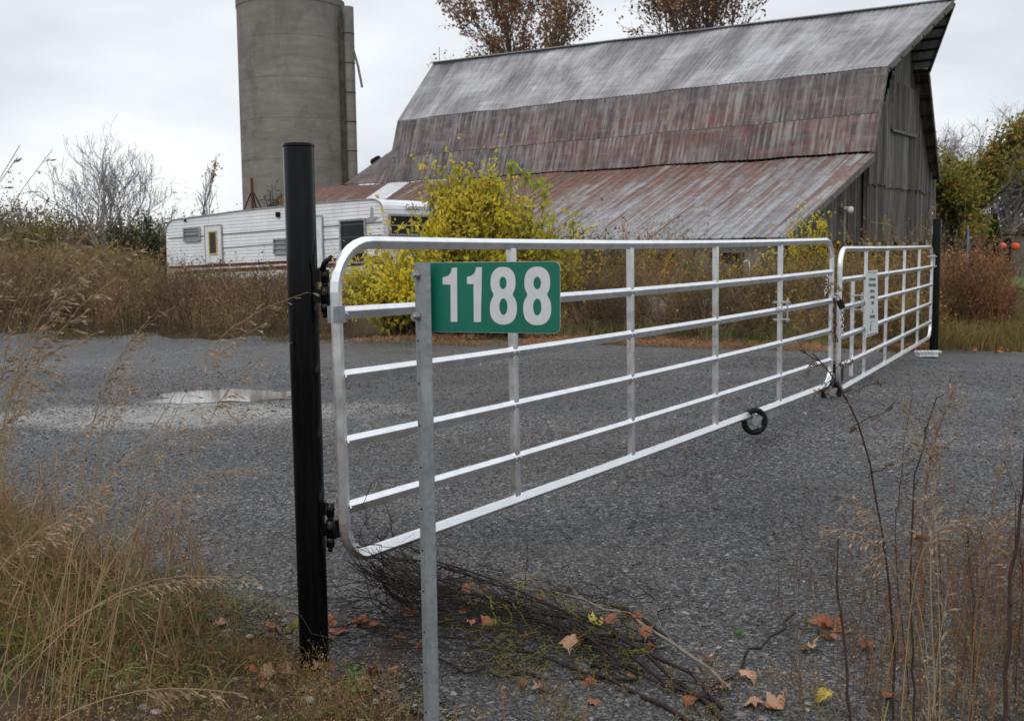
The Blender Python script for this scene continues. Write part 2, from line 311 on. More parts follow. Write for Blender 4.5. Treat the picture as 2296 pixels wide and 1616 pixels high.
def m_concrete():
    t = NT('weathered concrete'); v = t.co(); X = t.xyz(v)
    a = t.noise(t.map(v, (.35, .35, 1.3)), 1, 8, .65); s_ = t.noise(t.map(v, (.9, .9, .35)), 1, 7, .7, .6); f = t.noise(t.map(v, (1.2, 1.2, 5)), 1, 6, .7)
    c = t.ramp(t.mix(.5, a, f), [(.3, (.135, .122, .102)), (.5, (.21, .19, .162)), (.7, (.29, .265, .235))])
    c = t.mix(t.math('MULTIPLY', t.ramp(t.math('ADD', s_, t.math('MULTIPLY', X[2], .012)), [(.60, 0.), (.78, 1.)]), .55), c, (.085, .08, .072))
    top = t.ramp(t.math('MULTIPLY', X[2], 1/13.6), [(.72, 0.), (1, 1.)]); c = t.mix(t.math('MULTIPLY', top, .5), c, (.15, .145, .135))
    q = t.math('FRACT', t.math('MULTIPLY', t.math('ADD', X[2], t.math('MULTIPLY', f, .06)), 1/1.85)); ln = t.ramp(q, [(0, 1.), (.02, 0.), (.98, 0.), (1, 1.)])
    c = t.mix(t.math('MULTIPLY', ln, .5), c, (.085, .075, .062))
    t.bump(f, .3, .03); return t.fin(c, .9, 0, .15)
def m_alu():
    t = NT('wet galvanised tube'); v = t.co(); a = t.noise(v, 14, 5, .6); b = t.noise(v, 90, 3)
    c = t.ramp(a, [(.3, (.76, .77, .78)), (.7, (.90, .91, .92))]); t.bump(b, .04, .002); dd = t.noise(v, 55, 5, .8); c = t.mix(t.math('MULTIPLY', t.ramp(dd, [(.6, 0.), (.72, 1.)]), .4), c, (.34, .31, .28))
    return t.fin(c, t.ramp(a, [(.3, .24), (.7, .38)]), .93, .5)
def m_galv():
    t = NT('spangled zinc'); v = t.co(); x = t.noise(v, 60, 4, .6); b = t.noise(v, 14, 7, .75); dr = t.noise(t.map(v, (40, 40, 5)), 1, 5, .6)
    c = t.ramp(t.mix(.5, x, b), [(.38, (.19, .215, .225)), (.62, (.30, .33, .34))]); c = t.mix(t.math('MULTIPLY', t.ramp(dr, [(.55, 0.), (.7, 1.)]), .5), c, (.42, .47, .48))
    return t.fin(c, .5, .45)
MG = m_gravel(); MSOIL = m_soil(); MLAND = m_grassland(); MALU = m_alu(); MGALV = m_galv(); MBOARD = m_boards(); MCONC = m_concrete()
MUP = roof_mat('pale weathered corrugated metal', 'upper'); MLOW = roof_mat('rusted corrugated metal', 'lower'); MLEAN = roof_mat('ribbed grey and rust metal', 'lean')
def m_black():
    t = NT('wet black paint'); v = t.co(); a = t.noise(v, 25, 4); dr = t.noise(t.map(v, (60, 60, 4)), 1, 4, .6)
    t.bump(t.mix(.5, a, dr), .12, .004); return t.fin(t.mix(t.ramp(a, [(.6, 0.), (.8, .35)]), (.0018, .002, .0028), (.008, .008, .009)), t.ramp(dr, [(.4, .16), (.7, .34)]), 0, .22)
MBLACK = m_black()
MDARK = plain('dark opening', (.012, .011, .01), .9); MRUB = plain('black rubber', (.006, .006, .007), .6, spec=.2); MSTEEL = plain('bright steel', (.55, .55, .56), .3, .9, .1, 40)
MRUST = plain('rusty iron', (.10, .045, .028), .8, .2, .4, 30, .3); MWOOD = plain('grey timber', (.13, .12, .11), .85, 0, .35, 6, .3)
MBARK = plain('grey brown bark', (.075, .062, .052), .9, 0, .35, 9, .5); MBARKF = plain('pale grey distant bark', (.13, .118, .112), .9, 0, .25, 2)
MSTONE = plain('pale foundation stone', (.26, .245, .22), .9, 0, .3, 2.5, .4)
# ------------------------------------------------------------------ ground sheets
def grid(xs, ys, keep=None, off=0., rough=0.):
    XX, YY = np.meshgrid(xs, ys, indexing='ij'); P = np.c_[XX.ravel(), YY.ravel()]; z = HH(P)+(off(P) if callable(off) else off)
    if rough:
        rough = rough*np.clip(np.hypot((P[:, 0]-PUD[0])/.75, (P[:, 1]-PUD[1])/.55)-.8, 0, 1)
        z = z+rough*(np.sin(P[:, 0]*2.1+np.sin(P[:, 1]*1.3)*1.7)*np.sin(P[:, 1]*2.7+P[:, 0]*.9)+.5*np.sin(P[:, 0]*6.3+P[:, 1]*2)*np.sin(P[:, 1]*7.1-P[:, 0]))
    V = np.c_[P, z]; nx, ny = len(xs), len(ys); i, j = np.meshgrid(np.arange(nx-1), np.arange(ny-1), indexing='ij'); i, j = i.ravel(), j.ravel()
    F = np.c_[i*ny+j, (i+1)*ny+j, (i+1)*ny+j+1, i*ny+j+1]
    if keep is not None:
        c = V[F].mean(1); F = F[keep(c)]
        u, inv = np.unique(F, return_inverse=True); V = V[u]; F = inv.reshape(-1, 4)
    return V, F
def nonuni(r, k): a = np.linspace(-1, 1, k); return np.sign(a)*np.abs(a)**2.2*r
V, F = grid(nonuni(900, 141), np.concatenate([np.linspace(-40, 0, 9)[:-1], np.linspace(0, 1, 120)**2.2*1500]), off=-.03)
ground = tag(mesh('ground', V, F, MLAND, smooth=True), kind='structure')
# edge of the gravel: far edge (x -> y), near left bank
FX = np.array([-40, -12, -6, -3, 0, 2, 5, 7, 10, 14, 40]); FY = np.array([19, 18, 17, 16.2, 15.4, 14.8, 14.9, 14.7, 14.3, 14, 13])
BX = np.array([-12, -6, -3.2, -2.2, -1.5, -1.0, -.55, -.1, .3]); BY = np.array([10.5, 8.2, 6.1, 5.1, 4.65, 4.3, 3.9, 3.4, 2.8])
def wob(c): return .12*np.sin(c[:, 0]*3.1+1)+.08*np.sin(c[:, 0]*7.7+c[:, 1]*2)
def on_gravel(c): return (c[:, 1] < np.interp(c[:, 0], FX, FY)+wob(c)*3) & (c[:, 1] > np.interp(c[:, 0], BX, BY, right=-9)+wob(c)*.8)
def in_soil(c): return (c[:, 1] <= np.interp(c[:, 0], BX, BY, right=-9)+.35) & (c[:, 0] < 1.2)
def edge_off(P):
    s_ = np.minimum(P[:, 1]-np.interp(P[:, 0], BX, BY, right=-9)+.16*np.sin(P[:, 0]*7+1)+.1*np.sin(P[:, 0]*17+P[:, 1]*5), (np.interp(P[:, 0], FX, FY)+wob(P)*3-P[:, 1])*.5)
    return np.clip(s_, -.6, .12)*.22-.018
V, F = grid(np.concatenate([np.arange(-30, -4, .15), np.arange(-4, 4, .04), np.arange(4, 30, .15)]), np.concatenate([np.arange(1.0, 7, .04), np.arange(7, 20, .1)]), None, edge_off, .012)
drive = tag(mesh('gravel_driveway', V, F, MG, smooth=True), kind='structure')
V, F = grid(np.arange(-8, 1.4, .05), np.arange(1.0, 9.6, .05), in_soil, -.0, .02)
tag(mesh('soil_bank', V, F, MSOIL, smooth=True), kind='structure')
V, F = grid(np.arange(14.5, 60, .6), np.arange(20, 47, .6), lambda c: c[:, 0] > 10+c[:, 1]*.18, .0)
tag(mesh('lawn', V, F, plain('mown grass', (.075, .14, .03), .8, 0, .35, 1.2, .4), smooth=True), kind='structure')
V, F = grid(np.arange(14, 70, 1.), np.arange(47.2, 50, .4), None, .01)
tag(mesh('lane', V, F, plain('pale asphalt', (.22, .22, .225), .8), smooth=True), kind='structure')
# puddle
def puddle():
    t = NT('muddy puddle'); q = t.noise(t.co(), 2, 3); t.bump(t.noise(t.co(), 25, 3), .02, .01)
    return t.fin(t.ramp(q, [(.4, (.11, .10, .085)), (.6, (.17, .145, .11))]), .05, 0, .5)
a = np.linspace(0, 2*np.pi, 72, endpoint=False); rr = .98+.16*np.sin(3*a+1)+.12*np.sin(5*a)+.09*np.sin(11*a+2)+.05*np.sin(19*a)
V = np.c_[PUD[0]+.88*rr*np.cos(a), PUD[1]+.5*rr*np.sin(a), np.full(72, PUD[2]+.011)]
tag(mesh('puddle', np.r_[V, [[PUD[0], PUD[1], PUD[2]+.011]]], [(i, (i+1) % 72, 72) for i in range(72)], puddle()), kind='structure')
# ------------------------------------------------------------------ gravel stones in the near part, one mass
ICO_V = np.array([(1,0,0),(-1,0,0),(0,1,0),(0,-1,0),(0,0,1),(0,0,-1)], float); ICO_F = np.array([(0,2,4),(2,1,4),(1,3,4),(3,0,4),(2,0,5),(1,2,5),(3,1,5),(0,3,5)])
def stones(P, sz, squash=.6):
    n = len(P); a = rnd(n, 0, 6.28); ca, sa = np.cos(a), np.sin(a)
    B = ICO_V[None]*(1+rng.uniform(-.35, .35, (n, 6, 3)))+rng.uniform(-.3, .3, (n, 6, 3)); B = B*sz[:, None, None]*np.array([1.15, .75, squash])
    x = B[..., 0]*ca[:, None]-B[..., 1]*sa[:, None]; y = B[..., 0]*sa[:, None]+B[..., 1]*ca[:, None]
    V = np.stack([x, y, B[..., 2]], -1)+P[:, None]
    return V.reshape(-1, 3), (ICO_F[None]+(np.arange(n)*6)[:, None, None]).reshape(-1, 3)
n = 260000; Y = 3.0+(rng.random(n)**1.8)*10; X = rng.uniform(-1, 1, n)*(Y*.52+.2)
P = np.c_[X, Y]; k = on_gravel(np.c_[P, P[:, 0]]); P = P[k]; q = np.hypot((P[:, 0]-PUD[0])/.75, (P[:, 1]-PUD[1])/.55); q2 = np.hypot((P[:, 0]+3.2)/2.2, (P[:, 1]-9.5)/.7); P = P[(q > .75+.6*rng.random(len(P))**.6) & (q2+.8*rng.random(len(P)) > .9)]; z = HH(P)+.008+.012*(np.sin(P[:, 0]*2.1+np.sin(P[:, 1]*1.3)*1.7)*np.sin(P[:, 1]*2.7+P[:, 0]*.9)+.5*np.sin(P[:, 0]*6.3+P[:, 1]*2)*np.sin(P[:, 1]*7.1-P[:, 0]))
V, F = stones(np.c_[P, z+.001], (rng.gamma(1.6, .0021, len(P))+.0022)*(1+.03*P[:, 1]), .48)
t = NT('loose crushed stone'); r = t.isl(); c = t.ramp(r, [(0, (.011, .0105, .0105)), (.4, (.032, .031, .030)), (.8, (.073, .071, .068)), (.96, (.115, .111, .106)), (1, (.22, .21, .195))])
big = t.noise(t.map(t.co(), (.28, .75, 1)), 1, 6, .6); c = t.mix(t.ramp(big, [(.35, 0.), (.68, 1.)]), t.mix(1, c, (.66, .65, .65), 'MULTIPLY'), t.mix(1, c, (1.75, 1.72, 1.68), 'MULTIPLY'))
brn_ = t.noise(t.map(t.co(), (.35, 1.1, 1), (4, 2, 0)), 1, 6, .65); c = t.mix(t.math('MULTIPLY', t.ramp(brn_, [(.48, 0.), (.66, 1.)]), .6), c, t.mix(1, c, (.80, .68, .60), 'MULTIPLY'))
MST = t.fin(c, .35, 0, .38)
tag(mesh('gravel', V, F, MST), 'loose dark crushed gravel over the driveway', 'gravel', kind='stuff')
# ------------------------------------------------------------------ barn
A_ = np.array([9.80, 29.74, 0]); Vd = np.array([.56, .828, 0]); Vd /= np.linalg.norm(Vd); Ud = np.array([-.786, .618, 0]); Ud /= np.linalg.norm(Ud)
Nn = np.cross(Vd, [0, 0, 1]); Nn = Nn if Nn@Ud < 0 else -Nn     # gable normal, towards the camera side
barn = empty('barn', (9.8, 29.74, .3), 'weathered gambrel barn with rusted metal roof behind the white gates', 'barn')
def roof_sheet(name, a, b, c, d, mat, parent, step, amp, fn, th=.03, vtop=0., u0=0., rows=8, label=None):
    """a near-bottom, b far-bottom, c far-top, d near-top; corrugated along u"""
    a, b, c, d = map(lambda q: np.array(q, float), (a, b, c, d)); Lm = np.linalg.norm(b-a); n = int(Lm/step); sl = np.linalg.norm(d-a)
    us = np.arange(n+1)/n; vs = np.linspace(0, 1, rows); nrm = np.cross(b-a, d-a); nrm /= np.linalg.norm(nrm); nrm = nrm if nrm[2] > 0 else -nrm
    U, W_ = np.meshgrid(us, vs, indexing='ij')
    P = ((1-U)*(1-W_))[..., None]*a+(U*(1-W_))[..., None]*b+(U*W_)[..., None]*c+((1-U)*W_)[..., None]*d
    wav = .018*np.sin(U*Lm*1.3)+.012*np.sin(U*Lm*3.1)
    P = P+(fn(U*Lm)*amp+wav)[..., None]*nrm
    V = P.reshape(-1, 3); i, j = np.meshgrid(np.arange(n), np.arange(rows-1), indexing='ij'); i, j = i.ravel(), j.ravel(); k = rows
    F = np.c_[i*k+j, (i+1)*k+j, (i+1)*k+j+1, i*k+j+1]; N0 = len(V); V2 = V-nrm*th
    per = [(q*k) for q in range(n+1)]+[n*k+q for q in range(1, k)]+[q*k+k-1 for q in range(n-1, -1, -1)]+[q for q in range(k-2, 0, -1)]
    S_ = np.array([(per[q], per[(q+1) % len(per)], per[(q+1) % len(per)]+N0, per[q]+N0) for q in range(len(per))])
    uv = np.c_[(U*Lm+u0).ravel(), (W_*sl+vtop).ravel()]
    o = mesh(name, np.r_[V, V2], np.r_[F, F[:, ::-1]+N0, S_], mat, parent, uv=np.r_[uv, uv])
    if label: o['label'] = label
    return o
corr = lambda u: np.sin(u*2*np.pi/.0762*.5)
def ribs(u):
    q = (u/.3) % 1; return np.clip(1-np.abs(q-.5)/.09, 0, 1)
rn, rf = pix(2139.5, -1, 32.0), pix(971, 143, 44.2); bn, bf = pix(1990, 149, 30.6), pix(891.3, 270, 41.9)
en, ef = pix(1960, 337, 29.4), pix(865, 409, 40.9); ln_, lf = pix(1961, 345, 29.35), pix(867, 412, 40.8)
lbn = pix(1761.5, 533, 25.1); lbf = lbn+(lf-ln_)
m1 = en+(bn-en)*.44; m2 = ef+(bf-ef)*.40
nz_ = np.array([0, 0, .012])
roof_sheet('roof', bn, bf, rf, rn, MUP, barn, .019, .009, corr, rows=10, label='pale grey upper roof slope of corrugated sheets')
roof_sheet('roof', m1-nz_*.2, m2-nz_*.2, bf-nz_*2, bn-nz_*2, MLOW, barn, .019, .009, corr, vtop=2., label='rust red steep roof slope above the seam')
roof_sheet('roof', en-nz_*1.5, ef-nz_*1.5, m2-nz_*1.2, m1-nz_*1.2, MLOW, barn, .019, .009, corr, vtop=.0, u0=3.3, label='rust red steep roof slope below the seam')
ext = 5.2; uu = (lf-ln_)/np.linalg.norm(lf-ln_)
lfx, lbfx = lf+uu*ext, lbf+uu*ext
roof_sheet('lean_to_roof', lbn, lbfx, lfx, ln_, MLEAN, barn, .015, .028, ribs, rows=6, label='long shallow lean-to roof of grey ribbed metal streaked with rust')
# bright bare sheets on the lean-to, seen above the trailer
def on_lean(s, t): return (lbn*(1-t)+ln_*t)+(lfx-ln_)*s
s0 = np.linalg.norm(lf-ln_)/np.linalg.norm(lfx-ln_)
up_ = np.array([0, 0, .03])
for (sa, sb, ta, tb) in ((.70, .745, .50, .985), (.70, .73, .30, .5)):
    roof_sheet('roof_patch', on_lean(sa, ta)+up_, on_lean(sb, ta)+up_, on_lean(sb+.028, tb)+up_, on_lean(sa+.028, tb)+up_, plain('bare bright tin', (.55, .55, .56), .45, .2, .2, 3), barn, .019, .012, corr, rows=3)
# far wing roof
w1 = pix(770, 414, lfx[1]-.2); w2 = lf+np.array([0, 0, .05]); w3 = pix(892, 331, 46.5); w4 = pix(838, 366, 46.8)
roof_sheet('wing_roof', w1, w2, w3, w4, MLOW, barn, .02, .012, corr, u0=7.)
roof_sheet('wing_roof', w4+.02, w3+.02, pix(905, 316, 47.5), pix(858, 356, 47.5), plain('new pale sheet metal', (.40, .44, .50), .4, .3, .1, 2), barn, .1, .02, corr, label='newer blue grey metal sheets at the far wing')
mb = MB().tube([pix(836, 365, 46.6), pix(850, 356, 46.9)], .16, 6); mb.build('roof_vent', MDARK, barn)
# far-side slopes (seen from below past the gable)
brn = pix(2083, 153, 33.2); ern = pix(2108, 402, 35.6)
roof_sheet('roof', brn, brn+(rf-rn), rf, rn+np.array([.01, 0, -.02]), MUP, barn, .08, .005, corr, label='back slope of the upper roof, its dark underside overhanging the gable')
roof_sheet('roof', ern, ern+(rf-rn), brn+(rf-rn), brn-nz_, MLOW, barn, .08, .005, corr, label='back slope of the lower roof seen edge on beside the gable')
mb = MB(); mb.bar(rn+np.array([0, 0, .0]), rf+np.array([0, 0, .03]), .28, .035); mb.build('ridge_cap', plain('grey ridge tin', (.27, .27, .28), .5, .4), barn)
mb = MB()                                     # barge boards along the near edge
for p, q in ((rn, bn), (bn, en), (ln_, lbn), (rn, brn), (brn, ern)):
    mb.bar(p-np.array([0, 0, .1])-Nn*-.0, q-np.array([0, 0, .1]), .03, .16)
mb.build('barge_board', MWOOD, barn)
# purlin ends under the overhang on the right
mb = MB()
for t in np.linspace(.08, .95, 7):
    p = brn*(1-t)+ern*t-np.array([0, 0, .12]); mb.bar(p+Nn*.02, p-Nn*1.2, .09, .06)
for t in np.linspace(.15, .95, 6):
    p = rn*(1-t)+brn*t-np.array([0, 0, .16]); mb.bar(p+Nn*.02, p-Nn*1.9, .09, .06)
    p = rn*(1-t)+bn*t-np.array([0, 0, .16]); mb.bar(p+Nn*.02, p-Nn*1.9, .09, .06)
mb.build('purlin', MDARK, barn)
# gable wall of single boards: outline in (s along Vd, z)
zsill = pix(1940, 543, 29.74)[2]
def gz(x, y): p = pixplane(x, y, A_, Nn); return float((p-A_)@Vd), float(p[2])
sW = gz(2083, 500)[0]
def roofline(s, off=0.):   # wall top under the roof
    pts = [(-.1, en[2]-.15), (gz(1996, 160)[0], bn[2]-.25), (sW*.52, rn[2]-.45), (sW-gz(1996, 160)[0]*.9, bn[2]-.25), (sW+.1, ern[2]-.1)]
    return np.interp(s, [p[0] for p in pts], [p[1] for p in pts])
def boards(mb, s0, s1, zlo, zhi, off, bw=.24, jag=.05):
    s = s0
    while s < s1-.02:
        wd = min(bw*random.uniform(.75, 1.2), s1-s); e = s+wd-.012
        a, b = zlo(s) if callable(zlo) else zlo, zhi
        j = random.uniform(-jag, jag); o = off+random.uniform(0, .012)
        za, zb = (b(s), b(e)) if callable(b) else (b, b)
        q = lambda S_, Z, o_: A_+Vd*S_+np.array([0, 0, Z])-A_*[0, 0, 1]+Nn*o_
        mb.hexa([q(s, a+j, o), q(e, a+j, o), q(e, a+j, o+.022), q(s, a+j, o+.022), q(s, za, o), q(e, za, o), q(e, zb, o+.022), q(s, zb, o+.022)])
        s += wd
zstep = gz(1945, 392)[1]
mb = MB(); boards(mb, 0, sW, zstep-.25, roofline, .04); mb.build('upper_gable_wall', MBOARD, barn)
mb = MB(); boards(mb, 0, sW, zsill, zstep+.1, 0.); mb.build('lower_gable_wall', MBOARD, barn)
mb = MB(); mb.slab([A_+Vd*s+[0, 0, z]-Nn*.08 for s, z in ((0, .2), (sW, .2), (sW, roofline(sW)), (sW-1.2, roofline(sW-1.2)), (sW*.52, roofline(sW*.52)), (1.2, roofline(1.2)), (0, roofline(0)))], Nn, -.05)
mb.build('inner_lining', MDARK, barn)
# hay door and trims
def trim(mb, x0, y0, x1, y1, wd, off=.09):
    p, q = pixplane(x0, y0, A_, Nn), pixplane(x1, y1, A_, Nn); mb.bar(p+Nn*off, q+Nn*off, .05, wd, Nn if abs(q[2]-p[2]) > .5 else (0, 0, 1))
mb = MB(); s0_, zt = gz(1994, 190); s1_, zb_ = gz(2048, 305); boards(mb, s0_, s1_, zb_, gz(1994, 180)[1], .075, .2, .01)
hd = mb.build('hay_door', MBOARD, barn)
mb = MB(); trim(mb, 1992, 292, 2047, 307, .09, .12); trim(mb, 1994, 170, 1991, 290, .1, .11); trim(mb, 2050, 190, 2047, 305, .09, .11); trim(mb, 2055, 196, 2060, 203, .12, .12)
mb.build('door_trim', MWOOD, hd)
mb = MB(); trim(mb, 2083, 352, 2082, 540, .1, .06); trim(mb, 2088, 350, 2088, 545, .07, .1); mb.build('downpipe', plain('pale pipe', (.22, .2, .19), .7), barn)
# long wall behind the lean-to, far end wall, lean-to end wall and front
B1 = A_; 
mb = MB(); mb.slab([B1*[1, 1, 0]+[0, 0, .2], (B1+Ud*18.2)*[1, 1, 0]+[0, 0, .2], (B1+Ud*18.2)*[1, 1, 0]+[0, 0, 4.2], B1*[1, 1, 0]+[0, 0, 4.0]], Vd, .1); mb.build('side_wall', MWOOD, barn)
lb2 = lbn*[1, 1, 0]; Ln = lb2-A_*[1, 1, 0]
mb = MB(); k = 22                                                      # triangular board wall closing the lean-to
for i in range(k):
    a, b = i/k, (i+1)/k-.004; P0, P1 = A_+Ln*a, A_+Ln*b
    if b > .93: break
    ztop = lambda t: (ln_[2]*(1-t)+lbn[2]*t)-.12
    o = random.uniform(0, .015); z0 = zsill+random.uniform(-.05, .05) if a < .62 else .35
    mb.hexa([P0*[1, 1, 0]+[0, 0, z0]-Nn*.2+Nn*o, P1*[1, 1, 0]+[0, 0, z0]-Nn*.2+Nn*o, P1*[1, 1, 0]+[0, 0, z0]+Nn*(o-.17), P0*[1, 1, 0]+[0, 0, z0]+Nn*(o-.17),
             P0*[1, 1, 0]+[0, 0, ztop(a)]-Nn*.2+Nn*o, P1*[1, 1, 0]+[0, 0, ztop(b)]-Nn*.2+Nn*o, P1*[1, 1, 0]+[0, 0, ztop(b)]+Nn*(o-.17), P0*[1, 1, 0]+[0, 0, ztop(a)]+Nn*(o-.17)])
mb.build('lean_to_end_wall', MBOARD, barn)
fr = lambda s: lb2+Ud*s+Vd*.35
mb = MB(); mb.slab([fr(.2)+[0, 0, .1], fr(22)+[0, 0, .1], fr(22)+[0, 0, 1.9], fr(.2)+[0, 0, 1.75]], Vd, .12); mb.build('lean_to_wall', MSTONE, barn)
for s in (1.2, 3.1, 5.3, 7.9, 10.4): mb = MB(); mb.slab([fr(s)-Vd*.03+[0, 0, .5], fr(s+.9)-Vd*.03+[0, 0, .5], fr(s+.9)-Vd*.03+[0, 0, 1.5], fr(s)-Vd*.03+[0, 0, 1.5]], Vd, .02); mb.build('wall_opening', MDARK, barn)
for s in (.4, 2.6, 4.6, 7.2, 9.8):
    MB().bar(fr(s)-Vd*.1+[0, 0, .1], fr(s)-Vd*.1+[0, 0, 1.72], .16, .16, Vd).build('post', MWOOD, barn)
q0, q1 = A_-Nn*.12-Vd*.05, A_+Vd*sW-Nn*.12
mb = MB(); mb.slab([q0*[1, 1, 0]+[0, 0, -.2], q1*[1, 1, 0]+[0, 0, -.2], q1*[1, 1, 0]+[0, 0, zsill+.02], q0*[1, 1, 0]+[0, 0, zsill+.02]], -Nn, .3); mb.build('foundation', MSTONE, barn)
for s in (.25, 1.15, 2.4, 3.9, 5.3):
    mb = MB(); p = A_+Vd*s-Nn*.02; mb.box(p*[1, 1, 0]+[0, 0, zsill-.11], .5*random.uniform(.7, 1), .2, .2, Vd, Nn); bevel(mb.build('foundation_block', MSTONE, barn), .03)
mb = MB(); p = pixplane(2008, 560, A_, Nn)
mb.slab([pixplane(1893, 552, A_, Nn)+Nn*.02, pixplane(1920, 552, A_, Nn)+Nn*.02, pixplane(1920, 620, A_, Nn)+Nn*.02, pixplane(1893, 620, A_, Nn)+Nn*.02], Nn, .02); mb.build('wall_opening', MDARK, barn)
# flood lamp on the lean-to end wall
lw = pix(1889, 468, 28.6)
fl = empty('flood_lamp', tuple(lw), 'small white flood lamp with a drop pipe on the barn end wall', 'lamp')
mb = MB(); mb.tube([lw, lw+[.12, -.18, -.04]], [.05, .09], 10); mb.tube([lw+[.12, -.18, -.04], lw+[.16, -.24, -.05]], [.1, .1], 10); mb.build('lamp_head', plain('white lamp', (.62, .6, .56), .5), fl, True)
mb = MB(); mb.box(lw+[-.06, .05, .03], .1, .12, .2); mb.tube([lw+[.08, .1, 0], lw+[.1, .1, -.95]], .018, 6); mb.build('bracket', plain('pale conduit', (.35, .34, .33), .6), fl)
lr = pix(985.5, 141, 44); lrod = MB().tube([lr-[0, 0, .05], lr+[0, 0, .62]], .012, 5)
lrod.tube([lr+[0, 0, -.02], lr+[0, 0, .04]], .05, 6)
tag(lrod.build('lightning_rod', MDARK), 'thin lightning rod on the far end of the barn ridge', 'lightning rod')
# ------------------------------------------------------------------ silo
sc = pix(667, 500, 52.); R_ = 2.50; zt = pix(655, -22, 52-R_)[2]
MHOOP = plain('dark iron hoop', (.09, .08, .07), .8)
silo = empty('silo', (sc[0], sc[1], .4), 'tall round concrete silo with a chute, left of the barn', 'silo')
a = np.linspace(0, 2*np.pi, 96, endpoint=False); prof = [(R_*1.015, .2), (R_*1.0, zt-.35), (R_*1.012, zt-.33), (R_*1.012, zt), (R_*.93, zt), (R_*.93, zt-1.5), (.02, zt-1.5)]
V = np.concatenate([np.c_[sc[0]+r*np.cos(a), sc[1]+r*np.sin(a), np.full(96, z)] for r, z in prof])
F = [(k*96+i, k*96+(i+1) % 96, (k+1)*96+(i+1) % 96, (k+1)*96+i) for k in range(len(prof)-1) for i in range(96)]
mesh('shell', V, F, MCONC, silo, smooth=False)
# chute: half round concrete duct on the right flank
ca = math.radians(-12); cc = np.array([sc[0]+(R_+.30)*math.cos(ca), sc[1]+(R_+.30)*math.sin(ca)]); n_ = 14
th = np.linspace(ca-1.9, ca+1.9, n_); mb = MB()
zc = pix(788, 12, 51)[2]
outl = [np.array([cc[0]+.31*math.cos(t), cc[1]+.31*math.sin(t), .3]) for t in th]
mb.slab(outl, np.array([0, 0, 1]), zc-.3); mb.build('chute', MCONC, silo)
mb = MB(); q = np.array([cc[0]-.34, cc[1]-.34])
mb.slab([[q[0]-.03, q[1]+.08, .6], [q[0]+.2, q[1]-.06, .6], [q[0]+.2, q[1]-.06, zc-.2], [q[0]-.03, q[1]+.08, zc-.9]], np.array([-.4, -1, 0.]), .03); mb.build('chute_shade_strip', plain('shade dark concrete', (.075, .07, .045), .9, 0, .4, 3), silo)  # dark strip stands in for the shade between silo and chute
for z in np.arange(1, zc, 1.35): MB().tube([[cc[0]+.32*math.cos(t), cc[1]+.32*math.sin(t), z] for t in th], .016, 4).build('chute_band', MDARK, silo)
p, q, r_ = pix(788, 95, 50.3), pix(803, 150, 50.2), pix(812, 196, 50.0)
tag(MB().tube([p, q, r_], .06, 6).build('hanging_plank', MWOOD), 'long loose plank leaning out from the silo chute', 'plank')
# iron tripod by the silo
tp = pix(567, 470, 40.); tri = empty('iron_tripod', tuple(tp), 'rusty iron tripod standing behind the trailer before the silo', 'tripod')
MB().tube([tp+[0, 0, -.2], tp+[0, 0, 1.15]], .055, 7).build('mast', MRUST, tri)
for dx, dy in ((-.45, -.1), (.5, 0), (.1, .4)): MB().tube([tp+[dx, dy, -.35], tp+[0, 0, .72]], .025, 5).build('leg', MDARK, tri)
# ------------------------------------------------------------------ trailer
TR, TL = np.array([*pix(861, 600, 27.5)[:2], 0]), np.array([*pix(376, 600, 33.)[:2], 0])
ts = (TL-TR)/np.linalg.norm(TL-TR); tn = np.cross(ts, [0, 0, 1.]); tn = tn if tn[1] < 0 else -tn; LT = np.linalg.norm(TL-TR)
zb0 = .72; tilt = -.024                                      # floor height at the front, falling towards the far end
def TP(s, z, o=0.): return TR+ts*s+np.array([0, 0, z+tilt*s])-tn*(-o)   # s from the front, z up, o outward
trailer = empty('travel_trailer', (TR[0], TR[1], .4), 'long white ribbed travel trailer parked in front of the silo', 'trailer')
def m_siding():
    t = NT('white ribbed siding'); v = t.co(); X = t.xyz(v); h = t.math('ADD', X[2], t.math('ADD', t.math('MULTIPLY', X[0], -tilt*float(ts[0])), t.math('MULTIPLY', X[1], -tilt*float(ts[1]))))
    q = t.math('FRACT', t.math('MULTIPLY', h, 1/.095)); d = t.noise(t.map(v, (1.2, 1.2, .7)), 1, 6, .7); dr = t.noise(t.map(v, (9, 9, .5)), 1, 5, .7); sp_ = t.noise(v, 14, 5, .8)
    c = t.ramp(d, [(.35, (.66, .67, .67)), (.6, (.80, .81, .82))]); c = t.mix(t.math('MULTIPLY', t.ramp(dr, [(.56, 0.), (.75, 1.)]), .45), c, (.30, .28, .25))
    c = t.mix(t.math('MULTIPLY', t.ramp(sp_, [(.62, 0.), (.72, 1.)]), .4), c, (.25, .24, .22))
    c = t.mix(t.ramp(q, [(.0, .25), (.12, 0.), (.92, 0.), (1, .25)]), c, (.32, .31, .30))
    t.bump(t.ramp(q, [(0, 0.), (.15, 1.), (.8, 1.), (1, 0.)]), .6, .02); return t.fin(c, .5)
MSID = m_siding(); MWHITE = plain('off white enamel', (.68, .69, .69), .45, 0, .15, 3); MFRAME = plain('aluminium trim', (.33, .33, .33), .45, .4)
MGLASS = plain('dark window glass', (.012, .013, .016), .2, 0, .3, 2, 0, .25)
HT = 2.28; WD = 2.35; rc = .42
